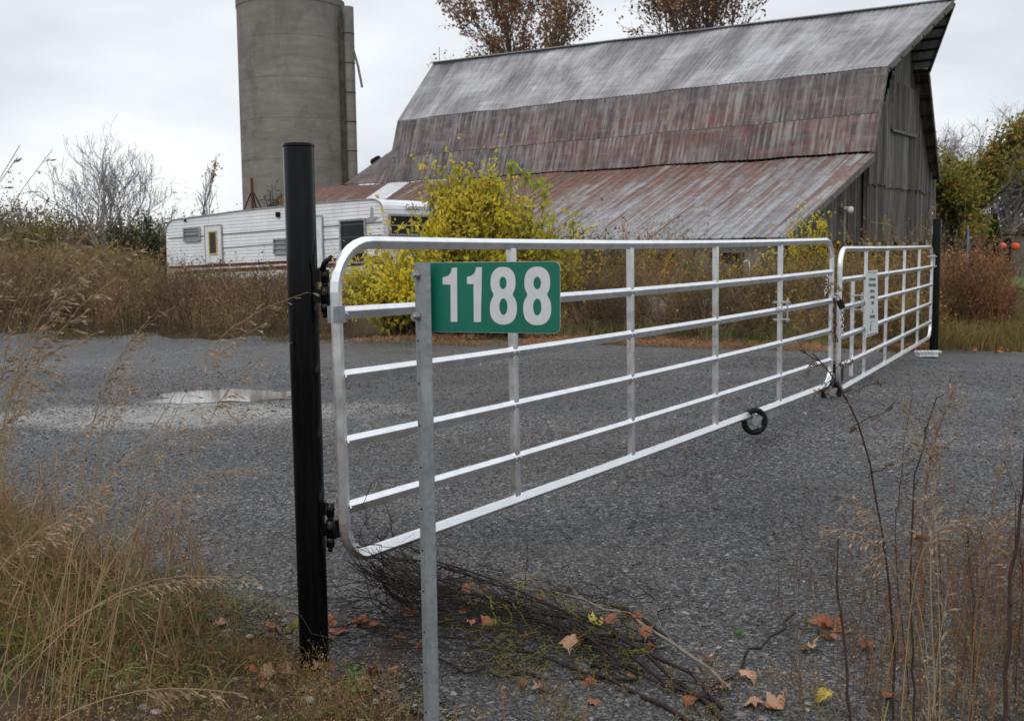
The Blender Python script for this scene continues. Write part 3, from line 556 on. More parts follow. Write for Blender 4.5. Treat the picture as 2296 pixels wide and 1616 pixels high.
def outline():  # side silhouette (s,z), front at s=0 with a rounded brow, rounded tail
    P = [(0, 0), (0, HT-.30)]
    P += [(rc*(1-math.cos(t))*.9, HT-.30+.28*math.sin(t)) for t in np.linspace(.2, math.pi/2, 7)]
    P += [(LT*.25, HT+.01), (LT*.6, HT-.02), (LT-rc, HT-.12)]
    P += [(LT-rc+rc*math.sin(t), HT-.12-.38*(1-math.cos(t))) for t in np.linspace(.2, math.pi/2, 6)]
    P += [(LT+.02, HT-.9), (LT+.02, .25), (LT-.2, 0)]
    return P
OL = outline()
mb = MB(); P = [TP(s, zb0+z) for s, z in OL]; mb.slab(P, -tn, WD); body = mb.build('body', MSID, trailer)
mb = MB(); 
for k in range(1, len(OL)-4): mb.bar(TP(OL[k][0], zb0+OL[k][1], .012), TP(OL[k+1][0], zb0+OL[k+1][1], .012), .03, .035, tn)
mb.build('edge_trim', MFRAME, trailer)
mb = MB()
def tpix(x, y):   # photo pixel on the trailer side
    p = pixplane(x, y, TR, tn); s = float((p-TR)@ts); return s, float(p[2])-tilt*s
def strip(mb, x0, y0, x1, y1, h, o=.014, th=.014): a, b = tpix(x0, y0), tpix(x1, y1); mb.bar(TP(*a, o), TP(*b, o), th, h)
strip(mb, 380, 534.5, 858, 498, .02); strip(mb, 500, 556, 858, 526, .014)
mb.build('belt_line', plain('dark stripe', (.12, .11, .10), .7), trailer)
mb = MB(); strip(mb, 380, 600, 856, 577, .075); strip(mb, 392, 612, 856, 588, .10)
mb.build('rust_stripe', plain('rust red stripe', (.13, .035, .025), .75, 0, .5, 2), trailer)
def window(x0, y0, x1, y1, bars=(), parent=trailer, fr=.05, glass=MGLASS, name='window'):
    (s0, zt_), (s1, zb_) = tpix(x1, y0), tpix(x0, y1)
    q = lambda s, z, o: TP(s, z, o); m = MB()
    m.bar(q(s0, zt_, .03), q(s1, zt_, .03), .05, fr); m.bar(q(s0, zb_, .03), q(s1, zb_, .03), .05, fr)
    m.bar(q(s0, zb_, .031), q(s0, zt_, .031), .05, fr, tn); m.bar(q(s1, zb_, .031), q(s1, zt_, .031), .05, fr, tn)
    for b in bars: z = zb_*(1-b)+zt_*b; m.bar(q(s0, z, .032), q(s1, z, .032), .035, fr*.6)
    f = m.build(name, MFRAME, parent); g = MB(); g.slab([q(s0, zb_, .012), q(s1, zb_, .012), q(s1, zt_, .012), q(s0, zt_, .012)], tn, .006); g.build('pane', glass, f); return f
MG2 = plain('milky window glass', (.22, .23, .24), .3, 0, .3, 3)
window(415, 510, 449, 541, (.5, .78), glass=MG2); window(617, 535, 650, 569, (.35, .68), glass=MG2); window(767, 491, 820, 590, (.27,))
def door(x0, y0, x1, y1, win=None):
    (s0, zt_), (s1, zb_) = tpix(x1, y0), tpix(x0, y1); m = MB()
    m.slab([TP(s0, zb_, .015), TP(s1, zb_, .015), TP(s1, zt_, .015), TP(s0, zt_, .015)], tn, .025); d = m.build('door', MWHITE, trailer)
    m = MB(); m.bar(TP(s0, zt_, .03), TP(s1, zt_, .03), .04, .03); m.bar(TP(s0, zb_, .03), TP(s0, zt_, .03), .04, .03, tn); m.bar(TP(s1, zb_, .03), TP(s1, zt_, .03), .04, .03, tn); m.build('door_frame', MFRAME, d)
    if win:
        (a0, b1), (a1, b0) = tpix(win[2], win[1]), tpix(win[0], win[3])
        m = MB(); w_ = .045
        m.bar(TP(a0-w_/2, b1, .05), TP(a1+w_/2, b1, .05), .02, w_); m.bar(TP(a0-w_/2, b0, .05), TP(a1+w_/2, b0, .05), .02, w_); m.bar(TP(a0, b0, .051), TP(a0, b1, .051), w_, .02, tn) ; m.bar(TP(a1, b0, .051), TP(a1, b1, .051), w_, .02, tn)
        m.build('yellow_gasket', plain('yellowed gasket', (.50, .42, .16), .7), d)
        m = MB(); m.slab([TP(a0, b0, .042), TP(a1, b0, .042), TP(a1, b1, .042), TP(a0, b1, .042)], tn, .004); m.build('pane', plain('brown dark glass', (.03, .022, .02), .3), d)
door(464, 504, 498, 590, (473, 519, 488, 570)); door(708, 484, 724, 600)
s_, z_ = tpix(625, 481); MB().box(TP(s_, z_, .03), .14, .06, .14, ts, tn).build('side_vent', MDARK, trailer)
s_, z_ = tpix(417, 495); MB().box(TP(s_, z_, .03), .06, .06, .06, ts, tn).build('marker_lamp', MDARK, trailer)
MB().box(TP(LT*.72, zb0+HT, -WD*.35), .7, .5, .1, ts, tn).build('roof_vent', MWHITE, trailer)
# front face
nf = -ts; FW = lambda q, z, o=0.: TR-tn*q+nf*(o)+np.array([0, 0, z])   # q metres from the near front corner across the front
mb = MB()
for q0, q1 in ((.22, 1.02), (1.02, 1.95)):
    z0, z1 = 2.06, 2.56
    m = MB(); m.bar(FW(q0, z1, .03), FW(q1, z1, .03), .05, .05); m.bar(FW(q0, z0, .03), FW(q1, z0, .03), .05, .05); m.bar(FW(q0, z0, .031), FW(q0, z1, .031), .05, .05, nf); m.bar(FW(q1, z0, .031), FW(q1, z1, .031), .05, .05, nf)
    m.bar(FW(q0, 2.30, .032), FW(q1, 2.30, .032), .04, .03)
    f = m.build('front_window', MFRAME, trailer); g = MB(); g.slab([FW(q0, z0, .012), FW(q1, z0, .012), FW(q1, z1, .012), FW(q0, z1, .012)], nf, .005); g.build('pane', MGLASS, f)
def text_mesh(body, size, mat, origin, xax, up, parent, name='lettering', ext_=.004, shear=0.):
    cu = bpy.data.curves.new('tmp', 'FONT'); cu.body = body; cu.size = size; cu.extrude = ext_; cu.shear = shear
    o = bpy.data.objects.new('tmp', cu); C.objects.link(o); dg = bpy.context.evaluated_depsgraph_get(); me = bpy.data.meshes.new_from_object(o.evaluated_get(dg))
    V = np.array([v.co[:] for v in me.vertices]); F = [tuple(p.vertices) for p in me.polygons]
    bpy.data.objects.remove(o); bpy.data.curves.remove(cu); bpy.data.meshes.remove(me)
    xax = np.array(xax)/np.linalg.norm(xax); up = np.array(up)/np.linalg.norm(up); n = np.cross(xax, up)
    return mesh(name, np.array(origin)+V[:, :1]*xax+V[:, 1:2]*up+V[:, 2:]*n, F, mat, parent)
text_mesh('Golden Falcon', .22, plain('faded black lettering', (.05, .045, .05), .7), FW(.80, 2.70, .05), -tn, (0, 0, 1), trailer)
mb = MB(); k = tpix(873, 495)
for a, b, c, d, w_ in ((871, 496, 875, 480, .10), (861, 501, 887, 498, .07), (871, 501, 876, 495, .16)):  # faded bird emblem near the front corner
    pass
s_, z_ = tpix(834, 492); e = lambda i, j: TP(s_-i, z_+j, .012)
mb.slab([e(-.25, .02), e(-.05, .06), e(-.03, .30), e(.05, .30), e(.06, .07), e(.27, .04), e(.08, -.03), e(-.02, -.10)], tn, .006); mb.build('bird_emblem', plain('faded grey emblem', (.30, .30, .30), .6), trailer)
MB().bar(TP(.2, zb0-.1, -.4), TP(LT-.4, zb0-.1, -.4), .1, .15).build('chassis', MRUST, trailer)
for s in (3.9, 4.75):
    c = TP(s, zb0-.18, -.12); w_ = MB().tube([c, c-tn*.2], .33, 18); w_.build('wheel', MRUB, trailer)
# ------------------------------------------------------------------ gates
RP = [(.0, -.0245), (.005, -.024), (.0205, -.008), (.0205, -.005), (.011, .0225), (0, .0245), (-.011, .0225), (-.0205, -.005), (-.0205, -.008), (-.005, -.024)]
PP = [(.013, -.022), (.0165, .004), (.013, .022), (-.013, .022), (-.0165, 0), (-.013, -.022)]
GL, GH = 5.99, 1.25
def gate(name, org, dirn, z0, sl, sag, bend, sh, label, near_hinge, posts=(1, 2, 3, 4)):
    org = np.array([*org, 0.]); d = np.array([*dirn, 0.])/np.hypot(*dirn); nrm = np.array([d[1], -d[0], 0.])
    if nrm[1] > 0: nrm = -nrm
    def G(s, dd, o=0.):
        t = s/GL; return org+d*(s+sh*dd)-nrm*(bend*4*t*(1-t))+np.array([0, 0, CAMZ+z0-dd+sl*t-sag*4*t*(1-t)])+nrm*o
    base = G(0, GH); g = empty(name, (base[0], base[1], 0.1), label, 'gate', 'pair of white tube farm gates')
    r1, r2 = .20, .16; ra, rb = (r1, r2) if near_hinge else (r2, r1)
    path = []
    def arc(cs, cd, r, a0, a1, n=9, e=.92):
        for a in np.linspace(a0, a1, n): path.append((cs+r*math.cos(a), cd-r*math.sin(a)*e))
    c_ = .024; pi = math.pi
    arc(ra, c_+ra*.92, ra, pi, pi/2); path += [(s, c_) for s in np.linspace(ra, GL-rb, 24)[1:-1]]
    arc(GL-rb, c_+rb*.92, rb, pi/2, 0); path += [(GL, x) for x in np.linspace(.35, GH-.35, 6)]
    arc(GL-rb, GH-c_-rb*.92, rb, 0, -pi/2); path += [(s, GH-c_) for s in np.linspace(GL-rb, .125 if near_hinge else ra, 24)[1:-1]]
    rq = .125 if near_hinge else ra; arc(rq, GH-c_-rq*1.2, rq, -pi/2, -pi, 9, 1.2); path += [(0, x) for x in np.linspace(GH-.35, .35, 6)]
    fm = MB().sweep([G(*q) for q in path], RP, nrm, True)
    for j in range(1, 5):
        MB().sweep([G(s, GH*j/5+.024+(.012 if j == 1 else 0)) for s in np.linspace(.022, GL-.022, 18)], RP, nrm).build('rail', MALU, g)
    for i in posts:
        m = MB(); m.sweep([G(GL*i/5, x, -.001) for x in np.linspace(.045, GH-.045, 8)], PP, nrm); m.build('upright', MALU, g)
    m = MB()
    for i in (0,)+tuple(posts)+(5,):
        for j in range(1, 5):
            for e in (-.02, .02):
                if (i == 0 and e < 0) or (i == 5 and e > 0): continue
                p = G(GL*i/5+e, GH*j/5+.024+(.012 if j == 1 else 0)); fm.tube([p+nrm*.005+[0, 0, .026], p+nrm*.019, p+nrm*.004-[0, 0, .026]], .004, 5)
    fm.build('frame', MALU, g)
    return g, G, d, nrm
g1, G1, gd1, gn1 = gate('farm_gate', (-.6509, 3.958), (.554, .832), .066, .0159, .0194, .0185, .014, 'white tube farm gate hinged on the near black post, behind the green number sign', True)
o2 = pix(1882, 700, 9.1); e2 = pix(2087, 690, 14.4)
g2, G2, gd2, gn2 = gate('farm_gate', (o2[0], o2[1]), (e2[0]-o2[0], e2[1]-o2[1]), .010, .004, .005, .0, .0, 'farther white tube farm gate carrying a small white notice, hinged on the far black post', False)
# wheels
def gate_wheel(g, c, d, nrm, plate0):
    m = MB(); d = unit(d*.15+np.array([1, .1, 0.])); nrm = np.array([d[1], -d[0], 0]); ring = [c+d*(.078*math.cos(a))+np.array([0, 0, .078*math.sin(a)]) for a in np.linspace(0, 2*np.pi, 28, endpoint=False)]
    pr = [(.022*math.cos(a), .021*math.sin(a)) for a in np.linspace(0, 2*np.pi, 10, endpoint=False)]
    m.sweep(ring, pr, nrm, True); wo = m.build('wheel', MRUB, g, True)
    m = MB(); m.tube([c+nrm*.02, c-nrm*.02], .03, 12)
    for k in range(5):
        a = k*math.pi*.4+.5; m.bar(c, c+d*(.062*math.cos(a))+np.array([0, 0, .062*math.sin(a)]), .024, .022, nrm)
    m.build('rim', plain('grey wheel hub', (.20, .20, .20), .5), wo)
    m = MB(); m.slab([c-nrm*.03+[0, 0, -.03]-d*.03, c-nrm*.03+[0, 0, .04]-d*.03, plate0+[0, 0, .05]-nrm*.012, plate0+[0, 0, -.06]-nrm*.012], nrm, .006); m.build('wheel_bracket', plain('dull bracket steel', (.28, .29, .30), .5, .3), g)
c = pix(1701, 945, 7.45); c = c-gn1*.03
gate_wheel(g1, c, gd1, gn1, G1(GL*.8, GH+.0))
c2 = G2(-.01, GH-.01)-gn2*.05+gd2*-.03; gate_wheel(g2, c2, gd2, gn2, G2(.28, GH-.08, -.04))
m = MB(); m.slab([G2(.0, GH-.17, -.03), G2(.34, GH-.24, -.03), G2(.34, GH-.07, -.03), G2(.05, GH-.02, -.03)], gn2, .006); m.tube([G2(.08, GH-.20, -.05), G2(.2, GH-.22, -.05)], .04, 8); m.build('wheel_plate', MRUB, g2)
# drop rod, clamps
m = MB(); m.tube([G2(.78, .27, -.04), G2(.78, GH-.06, -.04)], .019, 8); m.build('drop_rod', MALU, g2)
def clamp(G, s, dd, g):
    m = MB()
    for z in (-.055, .075):
        m.box(G(s, dd+z, .0), .12, .05, .012)
        m.tube([G(s+.03, dd+z, .035), G(s-.05, dd+z, .03)], .006, 5)
    m.tube([G(s+.05, dd-.08, .03), G(s+.05, dd+.1, .03)], .008, 6); m.build('clamp', MSTEEL, g)
clamp(G1, GL*.8+.02, GH*.4+.02, g1); clamp(G2, .80, GH*.4, g2); clamp(G2, GL-.02, .2, g2)
# galvanised collar with its bolt near the top hinge
m = MB(); p = G1(0, .29, .0); m.box(p, .046, .046, .062, gd1, gn1); m.box(p+gd1*.036, .036, .008, .062, gd1, gn1); m.build('collar', MGALV, g1)
m = MB(); q = p+gd1*.040; m.tube([q+gn1*-.02, q+gn1*.022], .006, 6); m.tube([q+gn1*.006, q+gn1*.014], .012, 6); m.build('bolt', MSTEEL, g1)
# ------------------------------------------------------------------ gate posts with hinges
def gpost(name, x, y, ztop, label, base, g, G, s, side):
    po = empty(name, (x, y, base), label, 'gate post', 'black gate posts')
    m = MB(); m.tube([[x, y, base-.4], [x, y, ztop-.008]], .0565, 40, False); c_ = m.build('pipe', MBLACK, po, True)
    m = MB(); m.tube([[x, y, ztop-.014], [x, y, ztop-.011], [x, y, ztop-.003], [x, y, ztop]], [.0585, .0595, .0595, .057], 40); m.build('cap', MBLACK, po)
    return po
pc = pix(687, 900, 4.02)
p1 = gpost('gate_post', pc[0], pc[1], pix(671.5, 322, 4.02)[2], 'near black pipe post holding the gate, left of the number sign', -.02, g1, G1, 0, 1)
p2c = pix(2094, 640, 14.6)
p2 = gpost('gate_post', p2c[0]+.02, p2c[1], pix(2094, 491, 14.6)[2], 'far black pipe post at the hinge end of the second gate', .1, g2, G2, GL, -1)
def hinge(x, y0, y1, g):
    m = MB(); zc_ = []
    for a, b, r in ((0, .27, .0155), (.27, .35, .012), (.35, .70, .0165), (.70, .9, .0155), (.9, 1, .009)):
        ya, yb = y0+(y1-y0)*a, y0+(y1-y0)*b; p, q = pix(x, ya, 3.98), pix(x, yb, 3.98); m.tube([p, q], r, 12)
    h = m.build('hinge', MBLACK, p1, True)
    m = MB(); a, b = pix(x, y0+(y1-y0)*.12, 3.98), pix(x, y0+(y1-y0)*.12, 4.0); m.box((a+pc*[1, 1, 0]+[0, 0, a[2]])/2*[1, 1, 0]+[0, 0, a[2]], .05, .03, .05)
    a = pix(x, y0+(y1-y0)*.55, 3.98); m.box(a+gd1*.02+gn1*-.0, .05, .028, .07, gd1, gn1); m.box((a+pc)/2*[1, 1, 0]+[0, 0, a[2]], .05, .03, .05); m.build('hinge_strap', MBLACK, p1)
hinge(729, 604, 712, g1); hinge(741, 1128, 1236, g1)
# strap from hinge up on the curved corner
m = MB(); m.tube([pix(723, 606, 3.97), pix(728, 590, 3.96), pix(744, 574, 3.95)], [.011, .011, .007], 8); m.build('hinge_strap', MBLACK, p1, True)
# ------------------------------------------------------------------ number sign
sL, sR = pix(966, 665, 2.76), pix(1256, 668, 2.60); sx = (sR-sL); sx[2] = 0; sx /= np.linalg.norm(sx); sn = np.cross(sx, [0, 0, 1.]); sn = sn if sn[1] < 0 else -sn
SP = lambda x, y, o=0.: pixplane(x, y, sL, sn)+sn*o
sb = pix(952, 1500, 2.74); sign = empty('number_sign', (sb[0], sb[1], .1), 'green house number plate bolted to a galvanised channel post', 'sign')
cl = [(966, 589.), (1244, 586)]; 
def rounded():
    P = [SP(952, 744), SP(952, 588.5)]; tr, br = SP(1256, 585.5), SP(1256, 748); r = .017
    top = unit(P[1]-tr); dn = unit(br-tr); bl = unit(P[0]-br)
    for t in np.linspace(0, 1, 7): a = t*math.pi/2; P.append(tr+top*r*(1-math.sin(a))+dn*r*(1-math.cos(a)))
    for t in np.linspace(0, 1, 7): a = t*math.pi/2; P.append(br-dn*r*(1-math.sin(a))+bl*r*(1-math.cos(a)))
    return P
def m_sign():
    t = NT('green sign sheeting'); v = t.co(); a = t.noise(v, 9, 3); g = t.vor(v, 900); t.bump(g, .04, .0004)
    return t.fin(t.mix(t.ramp(a, [(.3, 0.), (.7, 1.)]), (0.0, .118, .075), (.0, .14, .09)), .38, 0, .5)
m = MB(); RPs = rounded(); m.slab(RPs, -sn, .002); plate = m.build('plate', plain('bare plate edge', (.55, .57, .57), .4, .6), sign)
m = MB(); cen = sum(RPs)/len(RPs); m.slab([cen+(q-cen)*.988 for q in RPs], sn, .0006); m.build('green_face', m_sign(), plate)
MDIG = plain('reflective white digit', (.56, .57, .575), .5, 0, .05, 30)
def R7(x, y, o=.0008): return SP(700.9+x*.2798, 420.5+y*.2798, o)    # pixel of an enlarged crop of the plate
def digit_one(pts): m = MB(); m.slab([R7(*p) for p in pts], sn, .0006); m.build('digit', MDIG, plate)
def one(x0, xr, xb0, xb1, yt, yb, k=0):
    # foot-less one with a curved flag
    fl_ = [(x0, yt+78), (x0+30, yt+72), (x0+52, yt+58), (x0+66, yt+38), (x0+72, yt+8), (x0+74, yt+2)]
    digit_one([(xb1, yb), (xb0, yb), (xb0-2, yt+137), (x0, yt+135)]+fl_+[(xr, yt)])
one(1045, 1159, 1109, 1162, 641, 1075); one(1239, 1359, 1294, 1350, 637, 1077)
def eight(cx, cxb, w1, w2, yt, ym, yb, h1, h2):
    # outer contour: two stacked lobes, two counters
    N = 40; out_ = []
    cy1, r1 = (yt+ym)/2+2, (ym-yt)/2+12; cy2, r2 = (ym+yb)/2-4, (yb-ym)/2+12
    def lobe(cx_, cy_, a, b, t0, t1): return [(cx_+a*np.sign(math.cos(t))*abs(math.cos(t))**.86, cy_+b*np.sign(math.sin(t))*abs(math.sin(t))**.86) for t in np.linspace(t0, t1, N)]
    up = lobe(cx, yt+r1, w1, r1, math.radians(180-42), math.radians(360+42)); dn = lobe(cxb, yb-r2, w2, r2, math.radians(-46), math.radians(180+46))
    ol = up+dn
    h_u = [(cx+h1[0]*math.cos(t), h1[2]+h1[1]*math.sin(t)) for t in np.linspace(0, 2*np.pi, 32, endpoint=False)]
    h_d = [(cxb+h2[0]*math.cos(t), h2[2]+h2[1]*math.sin(t)) for t in np.linspace(0, 2*np.pi, 32, endpoint=False)]
    cu = bpy.data.curves.new('tmp', 'CURVE'); cu.dimensions = '2D'; cu.fill_mode = 'BOTH'; cu.extrude = .3
    for L_ in (ol, h_u, h_d):
        sp_ = cu.splines.new('POLY'); sp_.points.add(len(L_)-1); sp_.use_cyclic_u = True
        for q, (a, b) in zip(sp_.points, L_): q.co = (a, b, 0, 1)
    o = bpy.data.objects.new('tmp', cu); C.objects.link(o); dg = bpy.context.evaluated_depsgraph_get(); me = bpy.data.meshes.new_from_object(o.evaluated_get(dg))
    V = np.array([v.co[:] for v in me.vertices]); F = [tuple(p.vertices) for p in me.polygons]; bpy.data.objects.remove(o); bpy.data.curves.remove(cu); bpy.data.meshes.remove(me)
    mesh('digit', [R7(x, y, .0011+.001*z) for x, y, z in V], F, MDIG, plate)
eight(1528, 1531, 100, 108, 636, 862, 1097, (29, 50, 764), (33, 67, 954)); eight(1802, 1802, 103, 112, 634, 862, 1102, (30, 51, 765), (34, 68, 957))
# channel post: hat section open away from the camera side
px0, px1 = pix(928, 640, 2.74), pix(967, 640, 2.74); pw = px1[0]-px0[0]; pxc = pix(947.5, 640, 2.74)
ux = np.array([math.cos(.55), math.sin(.55), 0]); uy = np.array([-math.sin(.55), math.cos(.55), 0])
sec = [(-.027, .012), (-.027, .0145), (-.0145, .0145), (-.0115, -.012), (.0115, -.012), (.0145, .0145), (.027, .0145), (.027, .012), (.0165, .012), (.0135, -.0145), (-.0135, -.0145), (-.0165, .012)]
ztp, zbp = pix(947, 588, 2.74)[2], -.35
ux = sx.copy(); uy = -sn
ux2 = unit(ux*math.cos(.12)+uy*math.sin(.12))
pc3 = pxc*[1, 1, 0]
def sec_pts(z): return [pc3+ux*(a*.85)+uy*(b)+np.array([0, 0, z]) for a, b in prof_post]
prof_post = [(-.0225, .002), (-.0225, -.001), (.001, -.0165), (.0035, -.0165), (.0225, .001), (.0225, .004), (.003, -.0135), (.001, -.0135), (-.021, .002)]
lean = np.array([0.0, 0, 0])
m = MB(); m.slab([pc3+ux*a+uy*b+np.array([0, 0, zbp]) for a, b in prof_post], np.array([0, 0, 1.]), ztp-zbp); cp = m.build('channel_post', MGALV, sign)
m = MB()
for k in range(14):
    z = ztp-.2-.11*k; q = pc3-ux*.011-uy*.0088; m.tube([q+[0, 0, z]-uy*.0004, q+[0, 0, z]-uy*.0012], .0028, 8)
m.build('punched_hole', MDARK, cp)
for yv in (617.5, 710.):
    q = pix(934, yv, 2.725); m = MB(); ax = -uy
    m.tube([q, q+ax*.004], .0125, 18); m.tube([q+ax*.004, q+ax*.013], .0105, 6); m.tube([q+ax*.013, q+ax*.021], .0052, 10); m.build('bolt', plain('stainless', (.45, .44, .43), .28, .95), sign)
for xv in (1018.5, 1030.5):
    q = SP(xv, 745, -.001); pass
# ------------------------------------------------------------------ notice on the far gate
n0 = G2(.4, .3, .03)
NP = lambda x, y, o=0.: pixplane(x, y, n0, gn2)+gn2*o
ns = empty('gate_notice', tuple(NP(1954, 755)), 'white upright notice with grey print fixed on the farther gate', 'sign')
m = MB(); m.slab([NP(1940.5, 608), NP(1966.5, 605), NP(1967.5, 747), NP(1940, 757)], gn2, .006); m.build('board', plain('white board', (.60, .63, .62), .5, 0, .05), ns)
MINK = plain('grey print', (.16, .16, .16), .7)
m = MB()
def nq(px, py): return 1927.4+px*.10486, 595.8+py*.10484
def rect(x0, y0, x1, y1, sk=.0, o=.007): m.slab([NP(*nq(x0, y0), o), NP(*nq(x1, y0-sk*(x1-x0)), o), NP(*nq(x1, y1-sk*(x1-x0)), o), NP(*nq(x0, y1), o)], gn2, .001)
rect(172, 137, 348, 153, .05); rect(155, 1478, 355, 1498, .28)
m.build('border_line', MINK, ns); m = MB()
random.seed(3)
for (x0, x1, y0, y1) in ((190, 322, 250, 318), (180, 334, 378, 445), (208, 302, 505, 575), (208, 304, 638, 702), (238, 286, 752, 828)):
    x = x0
    while x < x1:
        wl = random.choice((7, 9, 12)); h = random.choice((0, 0, 14)); rect(x, y0+h, min(x+wl, x1), y1, .03); x += wl+random.choice((4, 6))
    rect(x0, (y0+y1)/2, x1, (y0+y1)/2+9, .03)
for k in range(9):
    x = 204+k*12.4; rect(x, 1052, x+8, 1108, .05); 
rect(204, 1120, 318, 1126, .1); rect(210, 1190, 250, 1203, .1); rect(272, 1182, 314, 1195, .1)
m.slab([NP(*nq(260, 905), .007), NP(*nq(248, 1010), .007), NP(*nq(276, 1005), .007)], gn2, .001)
m.slab([NP(*nq(228, 1235), .007), NP(*nq(212, 1300), .007), NP(*nq(212, 1388), .007), NP(*nq(240, 1388), .007), NP(*nq(226, 1370), .007), NP(*nq(236, 1240), .007)], gn2, .001)
m.build('print', MINK, ns)
# ------------------------------------------------------------------ chains and padlock at the gates' meeting ends
def chain(name, pts, r, label, mat, grp='chains at the gate latch'):
    pts = np.asarray(pts, float); seg = np.linalg.norm(np.diff(pts, axis=0), axis=1); cum = np.r_[0, np.cumsum(seg)]; L_ = cum[-1]; n = max(2, int(L_/(r*3.4))); m = MB()
    for k in range(n):
        s = (k+.5)/n*L_; p = np.array([np.interp(s, cum, pts[:, i]) for i in range(3)]); q = np.array([np.interp(min(s+.004, L_), cum, pts[:, i]) for i in range(3)])-np.array([np.interp(max(s-.004, 0), cum, pts[:, i]) for i in range(3)])
        t = unit(q); a = unit(np.cross(t, [.3, .5, .81])); b = np.cross(t, a); s_ = a if k % 2 else b; N_ = b if k % 2 else a
        ring = [p+t*(r*2.3*math.cos(u))+s_*(r*1.35*math.sin(u)) for u in np.linspace(0, 2*np.pi, 12, endpoint=False)]
        m.sweep(ring, [(r*.45*math.cos(u), r*.45*math.sin(u)) for u in np.linspace(0, 2*np.pi, 6, endpoint=False)], N_, True)
    return tag(m.build(name, mat, None, True), label, 'chain', grp)
pq = lambda x, y, Y=9.0: pix(x, y, Y)
chain('chain', [pq(1853, 612, 8.8), pq(1855, 628, 8.8), pq(1852, 650, 8.85), pq(1849, 664, 8.85)], .0085, 'silver chain hanging from the second rail inside the near gate', MSTEEL)
chain('chain', [pq(1861, 658, 8.85), pq(1859, 640, 8.82), pq(1866, 634, 8.8), pq(1876, 642, 8.85), pq(1884, 652, 8.9), pq(1890, 646, 8.95)], .010, 'brassy chain looped around the two gate ends above the padlock', plain('brassy steel', (.30, .24, .12), .4, .8))
chain('chain', [pq(1886, 690), pq(1889, 705), pq(1888, 722), pq(1889, 745), pq(1884, 760)], .0085, 'silver chain hanging beneath the padlock on the farther gate', MSTEEL)
chain('chain', [pq(1871, 668, 8.95), pq(1869, 695, 8.95), pq(1872, 720, 8.95), pq(1870, 748, 8.95), pq(1877, 765, 8.95)], .011, 'rusty chain hanging in the gap between the two gates', MRUST)
pl = pq(1884, 680, 8.9); pk = empty('padlock', tuple(pl), 'dark padlock hanging where the two gates are chained together', 'padlock')
ax = unit(pq(1888, 688, 8.9)-pq(1879, 670, 8.9)); m = MB(); bx_ = unit(np.cross(ax, [0, 1, 0])); m.box(pl+ax*.01, .075, .05, .03, ax, bx_); bevel(m.build('lock_body', MRUB, pk), .006)
m = MB(); m.tube([pl-ax*.025+bx_*.016, pl-ax*.08+bx_*.016, pl-ax*.092, pl-ax*.08-bx_*.016, pl-ax*.025-bx_*.016], .0055, 8); m.build('shackle', MSTEEL, pk, True)
# white lattice block at the foot of the far post
fb = gpt(2078, 803); blk = MB()
blk.box([fb[0], fb[1], fb[2]+.05], .24, .14, .05); 
for k in range(7): blk.box([fb[0]-.13+k*.045, fb[1]-.02, fb[2]+.085], .03, .14, .025)
tag(bevel(blk.build('plastic_drain_block', plain('white plastic', (.60, .62, .60), .5)), .004), 'white ridged plastic block lying at the foot of the far black post', 'block')
# ------------------------------------------------------------------ vegetation helpers
MBR = leafmat('dead brown leaf', [(.10, .055, .035), (.16, .10, .06), (.07, .04, .03), (.12, .075, .05)], .25)
def stems(P, h, lean, r0, K=5, curl=.25, up=None):
    """P (B,3) bases -> polylines"""
    B = len(P); t = np.linspace(0, 1, K); a = rnd(B, 0, 6.28); d = np.c_[np.cos(a), np.sin(a)]
    ln_ = np.broadcast_to(lean, (B,))*rng.uniform(.3, 1.3, B); h = np.broadcast_to(h, (B,))
    off = (t**1.6)[None]*(ln_*h)[:, None]
    Q = np.stack([P[:, :1]+off*d[:, :1], P[:, 1:2]+off*d[:, 1:2], P[:, 2:3]+(h[:, None]*(t-curl*ln_[:, None]*t**3))], -1)
    Q[:, 1:] += rng.normal(size=(B, K-1, 3))*(.02*h)[:, None, None]*t[1:, None]
    R = np.broadcast_to(np.broadcast_to(r0, (B,))[:, None], (B, K))*np.linspace(1, .35, K)[None]
    return Q, R
def along(Q, k, lo=.3, hi=1.):
    """k random points per polyline"""
    B, K, _ = Q.shape; t = rng.uniform(lo, hi, (B, k))*(K-1); i = np.minimum(t.astype(int), K-2); f = (t-i)[..., None]; b = np.arange(B)[:, None]
    return (Q[b, i]*(1-f)+Q[b, i+1]*f).reshape(-1, 3), unit(Q[b, i+1]-Q[b, i]).reshape(-1, 3)
def twigs(Q, k, ln_, r, lo=.3, hi=1., ang=.8, K=3):
    P, D = along(Q, k, lo, hi); n = len(P); E = unit(D+rng.normal(size=(n, 3))*ang); L_ = rng.gamma(3, ln_/3, n)[:, None]
    t = np.linspace(0, 1, K)[None, :, None]; W_ = P[:, None]+E[:, None]*L_[:, None]*t+np.array([0, 0, 1])*(t**2)*L_[:, None]*.15
    W_[:, 1:] += rng.normal(size=(n, K-1, 3))*L_[:, None]*.08
    return W_, np.broadcast_to(np.linspace(r, r*.5, K)[None], (n, K))
def area(n, fn, x0, x1, y0, y1, z=0.):
    P = np.c_[rnd(n, x0, x1), rnd(n, y0, y1)]; k = fn(P); P = P[k]; return np.c_[P, HH(P)+z]
def clump(P, sc=1.3, seed=0):
    return np.sin(P[:, 0]*sc+seed+1.7*np.sin(P[:, 1]*sc*.8+seed))*np.sin(P[:, 1]*sc*1.4-seed+1.1*np.sin(P[:, 0]*sc*.6))
